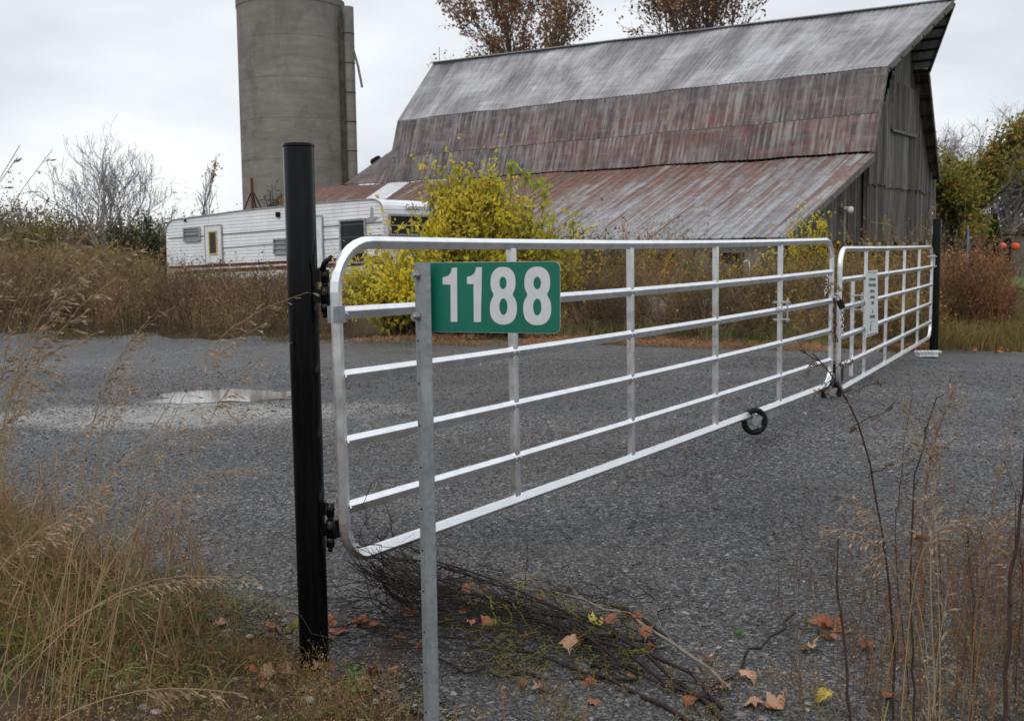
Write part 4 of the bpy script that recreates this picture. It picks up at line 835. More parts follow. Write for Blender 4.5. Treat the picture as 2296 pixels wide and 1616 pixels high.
# ------------------------------------------------------------------ weeds beyond the gravel
far = lambda c: np.interp(c[:, 0], FX, FY)
def px_x(P): return 1148+P[:, 0]/P[:, 1]*FPX
def weeds(name, label, n, sel, hf, cols, x0, x1, y0, y1, k=7, r=.004, twl=.14, leaf=.03, nl=6, lean=.25, cat='undergrowth', tr=.2):
    P = area(n, sel, x0, x1, y0, y1); h = hf(P)*rng.uniform(.55, 1.15, len(P)); Q, R = stems(P, h, lean, np.full(len(P), r))
    W_, RW = twigs(Q, k, twl, r*.55, .35); lp, ld = along(Q, nl, .25)
    parts = [tubes(Q, R, 3), tubes(W_, RW, 3)]
    if nl: parts.append(cards(np.r_[lp, W_[:, -1]], rng.uniform(.5, 1.3, len(lp)+len(W_))*leaf, leaf*.55))
    V, F = join(parts); return tag(mesh(name, V, F, leafmat(name+' tint', cols, tr, .6, .5)), label, cat, kind='stuff')
vis = lambda P: np.abs(P[:, 0]/P[:, 1]) < .53
inroad = lambda P: (P[:, 1] > far(P)+.25+.35*clump(P, 1.1, 2))
# dense brown-purple weeds at the left, lower towards the bush
def h_left(P):
    return h_left0(P)*(1+.3*clump(P, 5.3, 9))*(1+.15*clump(P, 12., 4))
def h_left0(P):
    x = px_x(P); return np.interp(x, [-100, 100, 300, 420, 640, 760], [.95, .9, .75, .6, .58, .4])*(1+.18*clump(P, 2.2, 1))*np.clip((P[:, 1]-far(P))/1.3+.25, .25, 1.15)
BRN = [(.13, .078, .052), (.25, .165, .105), (.055, .036, .027), (.36, .27, .17), (.10, .06, .047), (.20, .135, .075), (.07, .046, .034)]
weeds('brown_weeds', 'dense dead brown weeds at the left beyond the gravel', 7000, lambda P: inroad(P) & (px_x(P) < 790) & vis(P), h_left, BRN, -14, 0, 15, 24, 8, .0045, .15, .034)
weeds('ochre_weeds', 'olive and ochre weeds mixed into the brown thicket at the left', 2300, lambda P: inroad(P) & (px_x(P) < 760) & vis(P) & (clump(P, .9, 4) > -.05), lambda P: h_left(P)*1.05, [(.26, .20, .07), (.15, .16, .05), (.32, .22, .09), (.13, .13, .05)], -13, 0, 15, 26, 8, .004, .12, .05)
def h_mid(P):
    return h_mid0(P)*(1+.3*clump(P, 5.7, 5))*(1+.15*clump(P, 13., 4))
def h_mid0(P):
    x = px_x(P); return np.interp(x, [1150, 1300, 1480, 1700, 1900, 2060], [.9, 1.0, 1.05, .8, .9, 1.15])*(1+.25*clump(P, 2.5, 3))*np.clip((P[:, 1]-far(P))/1.6+.15, .15, 1.05)
weeds('brown_brush', 'tangled brown brush behind the near gate below the barn', 5200, lambda P: inroad(P) & (px_x(P) > 1180) & (px_x(P) < 2095) & vis(P), h_mid, [(0.132, 0.081, 0.059), (0.186, 0.124, 0.085), (0.093, 0.062, 0.050), (0.217, 0.155, 0.109), (0.155, 0.132, 0.062)], 0, 11, 14.6, 21, 9, .005, .2, .03, 6, .35)
weeds('olive_brush', 'olive and yellow leaved tangle behind the gates', 1500, lambda P: inroad(P) & (px_x(P) > 1250) & (px_x(P) < 2100) & vis(P) & (clump(P, 1.3, 6) > -.1), lambda P: h_mid(P)*1.25, [(0.202, 0.202, 0.046), (0.341, 0.264, 0.054), (0.109, 0.124, 0.039), (0.372, 0.202, 0.054)], .5, 11, 15.4, 21, 8, .005, .22, .055, 9, .4)
weeds('gravel_edge_stems', 'sparse dark dead stems standing on the gravel before the brown weeds', 900, lambda P: (P[:, 1] > far(P)-1.3) & (P[:, 1] < far(P)+.4) & vis(P) & (px_x(P) < 1250), lambda P: .22+0*P[:, 0], [(.10, .055, .04), (.16, .10, .06), (.06, .04, .03), (.12, .12, .04)], -10, 2, 13, 18, 5, .003, .07, .02, 2)
# far field scrub behind
weeds('field_scrub', 'brown and gold scrub in the field farther left', 5500, lambda P: (px_x(P) < 900) & vis(P) & (P[:, 1] > 22), lambda P: np.where(px_x(P) > 340, np.where(P[:, 1] < 30, .42, .6), 1.15)*(1+.3*clump(P, .9, 5)), [(0.217, 0.139, 0.078), (0.310, 0.202, 0.078), (0.155, 0.109, 0.070), (0.248, 0.202, 0.093), (0.186, 0.186, 0.070)], -28, 0, 22, 44, 7, .008, .3, .09, 7, .3)
weeds('field_scrub', 'brown scrub in front of the barn foundation', 1700, lambda P: (px_x(P) > 1200) & (px_x(P) < 2100) & vis(P) & ((P[:, 1]-lb2[1]-.2 < -(P[:, 0]-lb2[0])*.7)), lambda P: .75*(1+.4*clump(P, 1.4, 5)), [(0.155, 0.093, 0.062), (0.232, 0.155, 0.078), (0.155, 0.155, 0.054), (0.310, 0.232, 0.062)], 0, 12, 19, 34, 8, .006, .25, .05, 8, .35)
# tan mat of grass along the gravel edge
def gblades(name, label, P, h, w_, cols, lean=.5, tr=.3, cat='grass', K=5, curl=.6):
    Q, R = stems(P, h, lean, w_, K, curl); sdv = unit(np.cross(unit(Q[:, -1]-Q[:, 0]), rng.normal(size=(len(P), 3)))); 
    a, b = Q+sdv[:, None]*R[..., None], Q-sdv[:, None]*R[..., None]; V = np.stack([a, b], 2).reshape(-1, 3); B = len(P)
    i = (np.arange(B)*K*2)[:, None]+(np.arange(K-1)*2)[None]; F = np.stack([i, i+1, i+3, i+2], -1).reshape(-1, 4)
    o = mesh(name, V, F, leafmat(name+' blade', cols, tr)); return tag(o, label, cat, kind='stuff') if label else o
def edge_sel(lo, hi, x0, x1, den=-.2, s=7): return lambda P: (P[:, 1] > far(P)+lo) & (P[:, 1] < far(P)+hi) & (px_x(P) > x0) & (px_x(P) < x1) & vis(P) & (clump(P, 1.7, s) > den)
P = area(60000, edge_sel(-.75, .9, 1180, 2110), 0, 10, 13, 18); gblades('dry_grass', 'orange tan dry grass mat along the far gravel edge', P, rnd(len(P), .04, .16), .004, [(.28, .16, .08), (.38, .25, .13), (.20, .10, .055), (.33, .19, .10)], 1.1)
P = area(30000, edge_sel(-1.0, .3, 680, 1260, .1), -4, 2, 13, 18); gblades('dry_grass', 'thin tan grass patches on the gravel before the yellow bush', P, rnd(len(P), .03, .12), .004, [(.32, .19, .10), (.42, .28, .15), (.22, .12, .06)], 1.2)
P = area(30000, edge_sel(-.9, .3, -200, 700, .25, 5), -12, -2, 14, 19); gblades('dry_grass', 'straw coloured grass tufts at the left gravel edge', P, rnd(len(P), .03, .14), .004, [(.26, .18, .10), (.18, .12, .07), (.10, .12, .04)], 1.)
P = area(22000, edge_sel(.1, 1.6, 1250, 2110, -.4, 3), 0, 11, 14, 18); gblades('foxtail_grass', 'pale foxtail grass in front of the brown brush', P, rnd(len(P), .15, .42), .0035, [(.30, .26, .12), (.14, .15, .05), (.40, .33, .16), (.10, .12, .035)], .5)
P = area(9000, lambda P: (np.abs((px_x(P)-1780)/110) < 1) & edge_sel(-.15, .8, 1640, 1900, -9)(P), 1, 9, 13, 18); gblades('green_grass', 'bright green tuft at the gravel edge behind the near gate end', P, rnd(len(P), .08, .2), .006, [(.09, .19, .03), (.14, .26, .05), (.10, .15, .03)], .9)
# right side: vine covered fence mass, grass below
def h_r(P): return np.clip(1.22*(1-.0*P[:, 0]), 0, 2)*(1+.12*clump(P, 2.5, 8))
weeds('red_brown_vines', 'red brown vines smothering the fence right of the far black post', 2000, lambda P: (px_x(P) > 2108) & (px_x(P) < 2262) & (P[:, 1] > 15.9) & (P[:, 1] < 17.6), lambda P: h_r(P)*np.interp(px_x(P), [2100, 2190, 2235, 2262], [1.1, .8, 1.1, .5])*(1+.25*clump(P, 6, 3)), [(.22, .10, .065), (.16, .08, .055), (.30, .14, .085), (.20, .15, .06), (.38, .16, .07), (.10, .06, .045), (.24, .18, .07)], 5, 9.5, 15.5, 18, 10, .005, .25, .045, 7, .2)
P = area(26000, lambda P: (px_x(P) > 2098) & (px_x(P) < 2330) & (P[:, 1] > far(P)-.1) & (clump(P, 2, 2) > -.6), 5, 11, 13.5, 18); gblades('rough_grass', 'yellow green rough grass at the foot of the red brown vines', P, rnd(len(P), .1, .55), .005, [(.14, .15, .04), (.22, .19, .06), (.08, .10, .03), (.26, .18, .07), (.17, .10, .045)], .5)
P = area(9000, lambda P: (px_x(P) > 2235) & (px_x(P) < 2340), 8, 13, 17, 20.5); gblades('rough_grass', 'tall olive grass beside the lawn at the right edge', P, rnd(len(P), .15, .4), .006, [(.10, .13, .03), (.16, .17, .05), (.2, .16, .07)], .5)
# ------------------------------------------------------------------ yellow bush
def bush(name, label, lobes, nst, cols, leaf, nl, seed=0, cat='shrub', stemcol=None, upb=.5):
    """lobes: list of (centre xyz, radii xyz, leaves)"""
    c = lobes[0][0]; e = empty(name, (c[0], c[1], H(c[0], c[1])), label, cat); Qs = []; LP = []; LD = []
    base = np.array([c[0], c[1], H(c[0], c[1])])
    for ctr, rad, w_ in lobes:
        n = int(nst*w_); d = unit(rng.normal(size=(n, 3))); d[:, 2] = np.abs(d[:, 2])*1.2-.25; d = unit(d)
        tip = np.array(ctr)+d*np.array(rad)*rng.uniform(.75, 1.12, (n, 1))
        b = np.c_[ctr[0]+rnd(n, -.35, .35)*rad[0], ctr[1]+rnd(n, -.35, .35)*rad[1]]; b = np.c_[b, HH(b)]
        t = np.linspace(0, 1, 6)[None, :, None]; mid = (b+tip)/2+np.c_[np.zeros((n, 2)), rad[2]*.18*np.ones(n)]
        Q = (1-t)**2*b[:, None]+2*t*(1-t)*mid[:, None]+t**2*tip[:, None]; Q += rng.normal(size=Q.shape)*.02; Qs.append(Q)
    Q = np.concatenate(Qs); R = np.broadcast_to(np.linspace(.011, .003, 6)[None], Q.shape[:2])
    W_, RW = twigs(Q, 7, .32, .003, .3, 1., .6)
    V, F = join([tubes(Q, R, 4), tubes(W_, RW, 3)]); mesh('branches', V, F, stemcol or plain('bush stem', (.07, .05, .035), .9), e)
    P1, D1 = along(W_, nl, .1, 1.); P2, D2 = along(Q, nl, .35, 1.); P_ = np.r_[P1, P2]; n = len(P_)
    keep = rng.random(n) < .25+.75*(np.sin(P_[:, 0]*6+seed)*np.sin(P_[:, 2]*7+P_[:, 1]*5)+.4*np.sin(P_[:, 0]*17+P_[:, 2]*13) > -.75); P_ = P_[keep]; n = len(P_)
    D = unit(rng.normal(size=(n, 3))+[0, 0, -.75]); V, F = cards(P_, rng.uniform(.6, 1.25, n)*leaf, leaf*.5, D); mesh('leaves', V, F, cols, e); return e
MYEL = leafmat('yellow autumn leaf', [(.60, .50, .045), (.74, .66, .08), (.54, .52, .06), (.40, .44, .06), (.68, .48, .05), (.60, .56, .07), (.66, .56, .06)], .55)
MYG = leafmat('yellow green leaf', [(.30, .36, .05), (.22, .30, .04), (.40, .40, .06), (.33, .33, .04)], .4)
def LB(x, y, Y, rx, ry, rz): p = pix(x, y, Y); return (tuple(p), (rx, ry, rz))
bb = [LB(1075, 555, 17.2, .66, .7, 1.12)+(1.3,), LB(905, 655, 16.6, .8, .6, .52)+(1.1,), LB(965, 590, 17.0, .5, .6, .62)+(.5,), LB(1140, 600, 17.2, .95, .7, .92)+(1.2,), LB(1235, 640, 17.0, .42, .5, .75)+(.45,), LB(1000, 680, 16.4, 1.2, .55, .45)+(.9,), LB(1000, 450, 17.4, .24, .3, .42)+(.3,), LB(1060, 440, 17.4, .3, .3, .38)+(.25,)]
bush('yellow_bush', 'big yellow leaved bush in front of the barn and trailer', [(c_, (r_[0]*1.12, r_[1], r_[2]*1.03), w_) for c_, r_, w_ in bb], 140, MYEL, .098, 6)
for i, (x, y, Yb, hh_) in enumerate(((1146, 372, 17.0, 1), (1177, 392, 17.1, 1), (1203, 405, 17.0, 1), (1222, 430, 17, .9), (1285, 492, 16.9, .8), (1120, 410, 17.0, .9))):
    p = pix(x, y, Yb); b = np.array([p[0]-rnd(1, .1, .5)[0], Yb+.1, H(p[0], Yb)]); t = np.linspace(0, 1, 7)[:, None]
    Q = (b*(1-t)+p*t+np.array([.06, 0, 0])*np.sin(t*3.14))[None]; e = empty('sapling_shoot', tuple(b), 'tall thin shoot with a few yellow green leaves rising right of the yellow bush top', 'shoot', 'leafy shoots beside the yellow bush')
    V, F = tubes(Q, np.linspace(.008, .004, 7)[None], 4); mesh('stem', V, F, plain('bush stem', (.07, .05, .035), .9), e)
    lp, ld = along(Q, 26, .35, 1.02); tp_ = np.repeat(p[None], 16, 0)+rng.normal(size=(16, 3))*[.05, .05, .08]; lp = np.r_[lp, tp_]
    V, F = cards(lp, rnd(len(lp), .09, .17), .07, unit(rng.normal(size=(len(lp), 3))*.6+[0, 0, -1])); mesh('leaves', V, F, MYG, e)
bush('yellow_vine_shrub', 'yellow leaved shrub climbing at the lean-to corner behind the near gate end', [LB(1815, 560, 20.5, .35, .35, .55)+(.9,), LB(1780, 610, 20.3, .65, .4, .45)+(.8,), LB(1835, 520, 20.6, .15, .15, .3)+(.3,)], 36, MYEL, .085, 4, 3)
bush('olive_vine_shrub', 'olive yellow vine shrub behind the near gate left of the dark trunk', [LB(1340, 600, 18.5, .5, .4, .55)+(1,), LB(1410, 585, 18.8, .35, .4, .45)+(.6,)], 26, leafmat('olive leaf', [(.16, .15, .03), (.24, .20, .035), (.10, .11, .025)], .3), .08, 4, 5)
bush('olive_foundation_shrub', 'olive shrub growing against the barn foundation behind the farther gate', [LB(1985, 620, 20, .45, .4, .7)+(1,), LB(2055, 630, 20, .35, .3, .65)+(.8,)], 34, leafmat('dull olive leaf', [(.10, .10, .03), (.16, .12, .035), (.07, .075, .025), (.2, .10, .04)], .3), .07, 5, 8)
# ------------------------------------------------------------------ trees
def tree(name, label, base, ht, sp, levels=5, nb=3, mat=None, r0=.16, leaves=0, leafm=None, leafsz=.2, forks=1, lean=(0, 0), droop=0., up=.55, cat='tree', rf=.62, lf_=.72, group=None, first=.32, topl=False, seed=None):
    if seed is not None: np_state = np.random.default_rng(seed)
    else: np_state = rng
    g = np_state; e = empty(name, tuple(base), label, cat, group); segs = []; tips = []
    base = np.array(base, float)
    def grow(p, d, L_, r, lv):
        K = 5; Q = [p]; dd = d.copy()
        for k in range(K-1):
            dd = unit(dd+g.normal(size=3)*.13+np.array([0, 0, .05*up-droop*.05*lv])); Q.append(Q[-1]+dd*L_/(K-1))
        Q = np.array(Q); segs.append((Q, np.linspace(r, r*rf, K), lv))
        if lv >= levels: tips.append(Q); return
        if lv >= levels-1: tips.append(Q)
        n = nb+(1 if g.random() < .4 else 0)
        for i in range(n):
            t = g.uniform(.45, 1.) if i else 1.; q = Q[int(t*(K-1))]; a = g.normal(size=3)*[1, 1, .6]; nd = unit(dd*up*1.5+unit(a)*sp+np.array([0, 0, .18*up]))
            grow(q, nd, L_*lf_*g.uniform(.8, 1.15), r*rf*g.uniform(.75, 1.) if i else r*rf, lv+1)
    for k in range(forks):
        d = np.array([lean[0], lean[1], 1.]) if forks == 1 else unit(np.array([lean[0]+(k-(forks-1)/2)*.30+g.normal()*.06, lean[1]+g.normal()*.12, 1.])); grow(base-np.array([0, 0, .2]), unit(d), ht*first, r0, 0)
    tr_ = []; tw = []
    for Q, R, lv in segs: (tr_ if lv < 2 else tw).append((Q, R))
    mat = mat or MBARKF
    V, F = tubes(np.array([q for q, _ in tr_]), np.array([r for _, r in tr_]), 7); mesh('trunk', V, F, mat, e, True)
    if tw: V, F = tubes(np.array([q for q, _ in tw]), np.maximum(np.array([r for _, r in tw]), .006), 3); mesh('branches' if not leaves else 'limbs', V, F, mat, e)
    if leaves:
        T = np.array(tips); P, D = along(T, leaves, 0, 1); n = len(P); P = P+g.normal(size=(n, 3))*leafsz*.9
        if topl: P = P[P[:, 2] > np.quantile(P[:, 2], .8)]; n = len(P)
        V, F = cards(P, g.uniform(.6, 1.3, n)*leafsz, leafsz*.6); mesh('crown', V, F, leafm, e)
    return e
def gb(x, y, Y): p = pix(x, y, Y); return np.array([p[0], Y, H(p[0], Y)])
MTW = plain('pale twig', (.21, .195, .19), .9, 0, .2, 2)
tree('bare_tree', 'left one of the two bare trees in the field', gb(232, 560, 46), 6.0, .64, 6, 2, MTW, .07, forks=4, up=.72, seed=11, first=.34, rf=.66, lf_=.74, group='bare trees in the field')
tree('bare_tree', 'right one of the two bare trees in the field, nearer the trailer', gb(262, 560, 45), 5.7, .64, 6, 2, MTW, .07, forks=4, up=.72, lean=(.12, 0), seed=27, first=.34, rf=.66, lf_=.74, group='bare trees in the field')
MGOLD = leafmat('gold leaf', [(.50, .34, .05), (.42, .26, .04)], .3)
tree('bare_sapling', 'slim bare sapling with a few gold leaves at its tip, between field trees and silo', gb(458, 560, 40), 6.0, .36, 4, 3, MTW, .05, leaves=1, leafm=MGOLD, leafsz=.12, up=1.6, topl=True, seed=9, first=.40, lf_=.58)
tree('dark_snag', 'small dark tree with knobbly branches rising behind the trailer tail', gb(362, 560, 38), 2.7, .9, 3, 3, plain('dark bark', (.04, .045, .04), .9), .06, leaves=5, leafm=leafmat('dark needle', [(.03, .045, .03), (.045, .06, .04)], .1), leafsz=.07, up=.6, seed=8)
MBL = leafmat('brown autumn leaf', [(.20, .10, .065), (.28, .14, .08), (.13, .07, .05), (.42, .29, .08), (.22, .11, .075)], .4)
MBK2 = plain('dark limb', (.075, .065, .06), .9)
tree('brown_leaved_tree', 'brown leaved tree behind the barn ridge, left one', gb(1225, 560, 58), 23.0, .50, 6, 3, MBK2, .24, leaves=5, leafm=MBL, leafsz=.22, up=1.0, seed=31, group='brown leaved trees behind the barn')
tree('brown_leaved_tree', 'brown leaved tree behind the barn ridge, right one with a wider crown', gb(1590, 560, 60), 23.0, .55, 6, 3, MBK2, .25, leaves=5, leafm=MBL, leafsz=.22, up=.9, seed=33, group='brown leaved trees behind the barn')
MOL = leafmat('olive autumn leaf', [(.13, .15, .04), (.26, .25, .05), (.08, .11, .035), (.44, .35, .06), (.40, .20, .06), (.17, .19, .045)], .4)
tree('olive_tree', 'leafy olive and orange tree right of the barn', gb(2118, 560, 38), 5.6, .5, 5, 3, MBK2, .18, leaves=12, leafm=MOL, leafsz=.17, up=.7, seed=41, lean=(.15, 0))
tree('olive_tree', 'upper olive and orange crown leaning right of the barn tree', gb(2155, 560, 41), 7.2, .36, 5, 3, MBK2, .16, leaves=10, leafm=MOL, leafsz=.17, up=.9, seed=45, lean=(.06, 0))
for x, Y, h_, sd in ((2160, 60, 9, 51), (2215, 62, 9.5, 52), (2262, 60, 10, 53), (2300, 64, 10.5, 54), (2128, 66, 10, 55)):
    tree('bare_tree', 'grey bare tree standing beyond the fence at the right', gb(x, 560, Y), h_, .7, 6, 3, MTW, .16, forks=2, up=.6, seed=sd, group='grey bare trees at the right')
# low far treeline, several separate crowns
MSC = [leafmat('far scrub %d' % i, c, .2) for i, c in enumerate(([(.13, .12, .05), (.18, .15, .06), (.10, .10, .045)], [(.12, .095, .075), (.16, .125, .10), (.10, .08, .065)], [(.28, .20, .04), (.20, .16, .04), (.14, .13, .04)], [(.035, .05, .025), (.05, .065, .03), (.03, .04, .02)]))]
def crown(name, label, x, ytop, Y, rx, kind, cat='tree', n=3500, sz=.28, group=None, base=None):
    p = pix(x, ytop, Y); g_ = H(p[0], Y); top = p[2]; hgt = top-g_; e = empty(name, (p[0], Y, g_), label, cat, group)
    B = 34; b = np.array([p[0], Y, g_]); d = unit(rng.normal(size=(B, 3))*[1, 1, .7]+[0, 0, .5]); tip = b+np.array([0, 0, hgt*.42])+d*np.array([rx, rx, hgt*.6])*rng.uniform(.6, 1, (B, 1))
    t = np.linspace(0, 1, 5)[None, :, None]; Q = b*(1-t)+tip[:, None]*t+rng.normal(size=(B, 5, 3))*.12*hgt*.3*t; V, F = tubes(Q, np.broadcast_to(np.linspace(.05, .015, 5), (B, 5)), 4); mesh('trunk', V, F, MBARK if kind == 3 else MTW, e)
    W_, RW = twigs(Q, 8, rx*.45, .012, .3, 1, .9); lp, ld = along(W_, max(1, n//len(W_)), 0, 1.1); lp = lp+rng.normal(size=lp.shape)*sz*.6
    a, b_ = cards(lp, rng.uniform(.5, 1.3, len(lp))*sz, sz*.6), tubes(W_, RW, 3); V, F = join([a, b_]); mesh('crown', V, F, MSC[kind], e); return e
crown('dark_evergreen_shrub', 'dark green evergreen shrub between the right bare field tree and the trailer', 318, 500, 37, 1.25, 3, 'shrub', 6000, .12)
crown('dark_evergreen_shrub', 'dark evergreen shrub with thin top before the silo, half behind the black post', 622, 392, 41, .75, 3, 'shrub', 2600, .10)
for i, (x, yt, Y, rx, k) in enumerate(((20, 470, 62, 2.6, 1), (70, 455, 66, 3, 1), (125, 470, 60, 2.6, 0), (170, 490, 58, 2.2, 2), (215, 498, 64, 2.8, 1), (265, 505, 60, 2.4, 2), (330, 497, 66, 2.8, 2), (372, 505, 62, 2.2, 2), (-20, 450, 62, 3, 0), (100, 500, 50, 1.8, 2), (40, 510, 48, 1.8, 0), (420, 520, 66, 2.5, 1), (500, 520, 70, 3, 1), (300, 520, 50, 1.6, 0), (190, 530, 46, 1.6, 1))):
    crown('distant_tree', ['faded olive tree in the far treeline at the left', 'grey brown leafless tree in the far treeline at the left', 'gold tinted tree in the far treeline at the left'][k], x, yt, Y, rx, k, n=4600, sz=.15, group='far treeline at the left')
for i, (x, yt, Y, rx, k) in enumerate(((2140, 500, 75, 3, 1), (2185, 510, 70, 3, 1), (2225, 500, 78, 3, 1), (2275, 470, 62, 2.6, 0), (2310, 460, 66, 3, 0), (2165, 520, 56, 2.2, 1), (2205, 525, 55, 2., 1))):
    crown('distant_tree', ['willowy olive tree behind the shed at the right edge', 'grey brown brush tree beyond the fence at the right'][k], x, yt, Y, rx, k, n=4600, sz=.15, group='far treeline at the right')
# conical evergreen
p = pix(2231, 482, 46); g_ = H(p[0], 46); e = empty('conical_evergreen', (p[0], 46, g_), 'narrow cone shaped dark green evergreen beside the grey shed', 'tree')
MB().tube([[p[0], 46, g_-.1], [p[0], 46, g_+1.0]], .07, 6).build('trunk', MBARK, e)
n = 5200; t = rng.random(n)**.7; a = rnd(n, 0, 6.28); hz = p[2]-g_; r_ = (1-t)**.8*.42*rng.uniform(.6, 1.05, n)
t = 1-t; V, F = cards(np.c_[p[0]+np.cos(a)*(1-t)**.7*.45*rng.uniform(.6, 1.05, n), 46+np.sin(a)*(1-t)**.7*.45*rng.uniform(.6, 1.05, n), g_+.15+t*(hz-.15)], rnd(n, .08, .16), .07, np.c_[np.cos(a)*.4, np.sin(a)*.4, np.ones(n)])
mesh('crown', V, F, leafmat('arborvitae', [(.035, .06, .015), (.055, .085, .02), (.025, .045, .012)], .2), e)
# dark trunk, fallen log, rocks, pipe behind the near gate
b = gb(1727, 600, 21.5); tag(MB().tube([b-[0, 0, .2], b+[.02, 0, .5], b+[-.03, 0, .9], b+[-.08, .1, 1.25]], [.17, .15, .13, .11], 10).build('tree_trunk', MBK2, None, True), 'dark broken tree trunk behind the near gate by the lean-to corner', 'tree trunk')
b0, b1 = pix(1625, 668, 18.2), pix(1740, 612, 19.2); tag(MB().tube([b0, (b0+b1)/2+[0, 0, .05], b1], [.05, .09, .13], 8).build('fallen_log', MBK2, None, True), 'dark fallen log slanting through the brush behind the near gate', 'log')
b0, b1 = pix(1520, 596, 19.), pix(1640, 600, 19.5); tag(MB().bar(b0, b1, .05, .13).build('grey_plank', MWOOD), 'grey plank lying across the brush behind the near gate', 'plank')
def rock(name, label, x, y, Y, s, mat, cat='rock', grp=None, sq=.7):
    bm_v, bm_f = [], []; n = 10; m = MB(); th = np.linspace(0, math.pi, 9); p = pix(x, y, Y) if not isinstance(x, np.ndarray) else x
    V = []; 
    for i, t in enumerate(th):
        for k in range(n):
            a = 2*math.pi*k/n; r = 1+.16*math.sin(3*a+x*.7+t*2) if not isinstance(x, np.ndarray) else 1+rng.uniform(-.1, .1); V.append(p+np.array([math.sin(t)*math.cos(a)*r, math.sin(t)*math.sin(a)*r*.8, math.cos(t)*r*sq])*s)
    F = [(i*n+k, i*n+(k+1) % n, (i+1)*n+(k+1) % n, (i+1)*n+k) for i in range(8) for k in range(n)]
    return tag(mesh(name, np.array(V), F, mat, None, True), label, cat, grp)
MWR = plain('pale white rock', (.50, .49, .48), .85, 0, .3, 5, .5)
rock('white_rock', 'tall pale white rock in the brush, left one behind the near gate', 1470, 695, 16.9, .17, MWR, sq=1.1); rock('white_rock', 'low pale white rock in the brush, right one behind the near gate', 1589, 680, 17.1, .11, MWR)
a_ = [pix(1681, 645, 18), pix(1681, 595, 18), pix(1679, 586, 18), pix(1674, 583.5, 18), pix(1669, 587, 18), pix(1667.5, 598, 18)]
tag(MB().tube(a_, .013, 7).build('crook_pipe', plain('white pipe', (.55, .56, .55), .5), None, True), 'thin white crook topped pipe standing in the brush', 'pipe')
# shed, fence, ornaments at the right edge
sh = pix(2264, 625, 46); shed = empty('shed', (sh[0], 46, sh[2]), 'low grey board shed at the right edge', 'shed'); z1 = pix(2264, 528, 46)[2]
mb = MB()
for k in range(22):
    x = sh[0]+.02+k*.2; mb.box([x+.1, 46+random.uniform(0, .02), (sh[2]-.3+z1)/2], .19, .03, z1-sh[2]+.3)
mb.build('wall', MWOOD, shed); MB().box([sh[0]+2.2, 47.2, z1+.02], 4.6, 2.6, .07).build('roof', MDARK, shed); MB().box([sh[0]+2.2, 48.2, (sh[2]+z1)/2-.1], 4.2, .05, z1-sh[2]).build('back_wall', MWOOD, shed)
MORN = plain('orange plush ball', (.65, .09, .02), .7, 0, .1, 5); MPNK = plain('pink balloon', (.70, .08, .09), .4, 0, .1, 5)
def ball(name, label, x, y, Y, r, mat, cat): p = pix(x, y, Y); t = np.linspace(0, math.pi, 12); tag(MB().tube([p+[0, 0, r*math.cos(a)*.92] for a in t[::-1]], [max(.002, r*math.sin(a)) for a in t[::-1]], 18).build(name, mat, None, True), label, cat)
ball('orange_ball', 'round orange ornament in front of the grey shed', 2277, 553, 30, .115, MORN, 'ball'); ball('pink_ball', 'small pink ball atop the vines beside the shed', 2248, 551.5, 18, .06, MPNK, 'ball')
for x0, x1 in ((2108, 2236),):
    e = empty('wire_fence', tuple(gb(2108, 560, 30)), 'thin black rail fence crossing behind the red brown vines', 'fence'); a_, b_ = pix(x0, 554, 30), pix(x1, 553, 30); MB().bar(a_, b_, .04, .05).build('rail', MDARK, e)
    for x in (2112, 2156, 2184, 2215, 2234): p = pix(x, 554, 30); MB().tube([[p[0], 30, p[2]-1.5], p], .025, 6).build('post', MDARK, e)
b = pix(2169.5, 560, 26); tag(MB().tube([b-[0, 0, 1.0], b+[0, 0, .5]], .022, 7).build('blue_pole', plain('blue paint', (.05, .16, .33), .5)), 'thin blue pole standing behind the vines', 'pole')
MOR2 = leafmat('orange leaf', [(.55, .16, .06), (.50, .22, .10)], .3)
for x, y in ((2164, 577), (2200, 579), (2152, 604), (2238, 586), (2210, 575), (2128, 565)):
    p = pix(x, y, 16.4); n = 7; V, F = cards(p+rng.normal(size=(n, 3))*.03, .06, .04); tag(mesh('orange_leaf_cluster', V, F, MOR2), 'small cluster of orange leaves in the red brown vines', 'leaves', 'orange leaf clusters in the vines')
# ------------------------------------------------------------------ foreground: bank grass
GRN = [(.20, .12, .055), (.11, .15, .035), (.28, .20, .09), (.15, .08, .04), (.24, .12, .05), (.12, .16, .04), (.18, .21, .06), (.12, .075, .04), (.10, .14, .03)]
def bank(P): return (P[:, 1] < np.interp(P[:, 0], BX, BY, right=-9)+.25)
P = area(20000, lambda P: bank(P) & (P[:, 1] > 3.75) & (P[:, 0] < -1.15) & (clump(P, 3.1, 2) > -.55), -5, -1, 2.6, 8.5); P = P[rng.random(len(P)) < np.clip((-P[:, 0]/P[:, 1]-.22)*5, .15, 1)]
gblades('bank_grass', 'long mixed green and tan grass on the soil bank at the left', P, rnd(len(P), .10, .36), .0028, GRN, 1.0, .3, K=6, curl=.8)
P = area(11000, lambda P: bank(P) & (P[:, 1] > 3.5) & (P[:, 0] < -1.0) & (clump(P, 2.6, 7) > -.2), -5, -1, 3.5, 7.5); P = P[rng.random(len(P)) < np.clip((-P[:, 0]/P[:, 1]-.2)*6, .1, 1)]
gblades('green_grass', 'fresh green grass tussocks low on the left bank', P, rnd(len(P), .08, .26), .0034, [(.10, .15, .035), (.16, .20, .05), (.24, .19, .08), (.22, .24, .07), (.12, .17, .04), (.26, .15, .07)], .9, .35, K=6, curl=.9)
P = area(8000, lambda P: bank(P) & (clump(P, 4, 5) > -.05), -3.2, -.3, 2.6, 5.2); P = P[rng.random(len(P)) < .55]
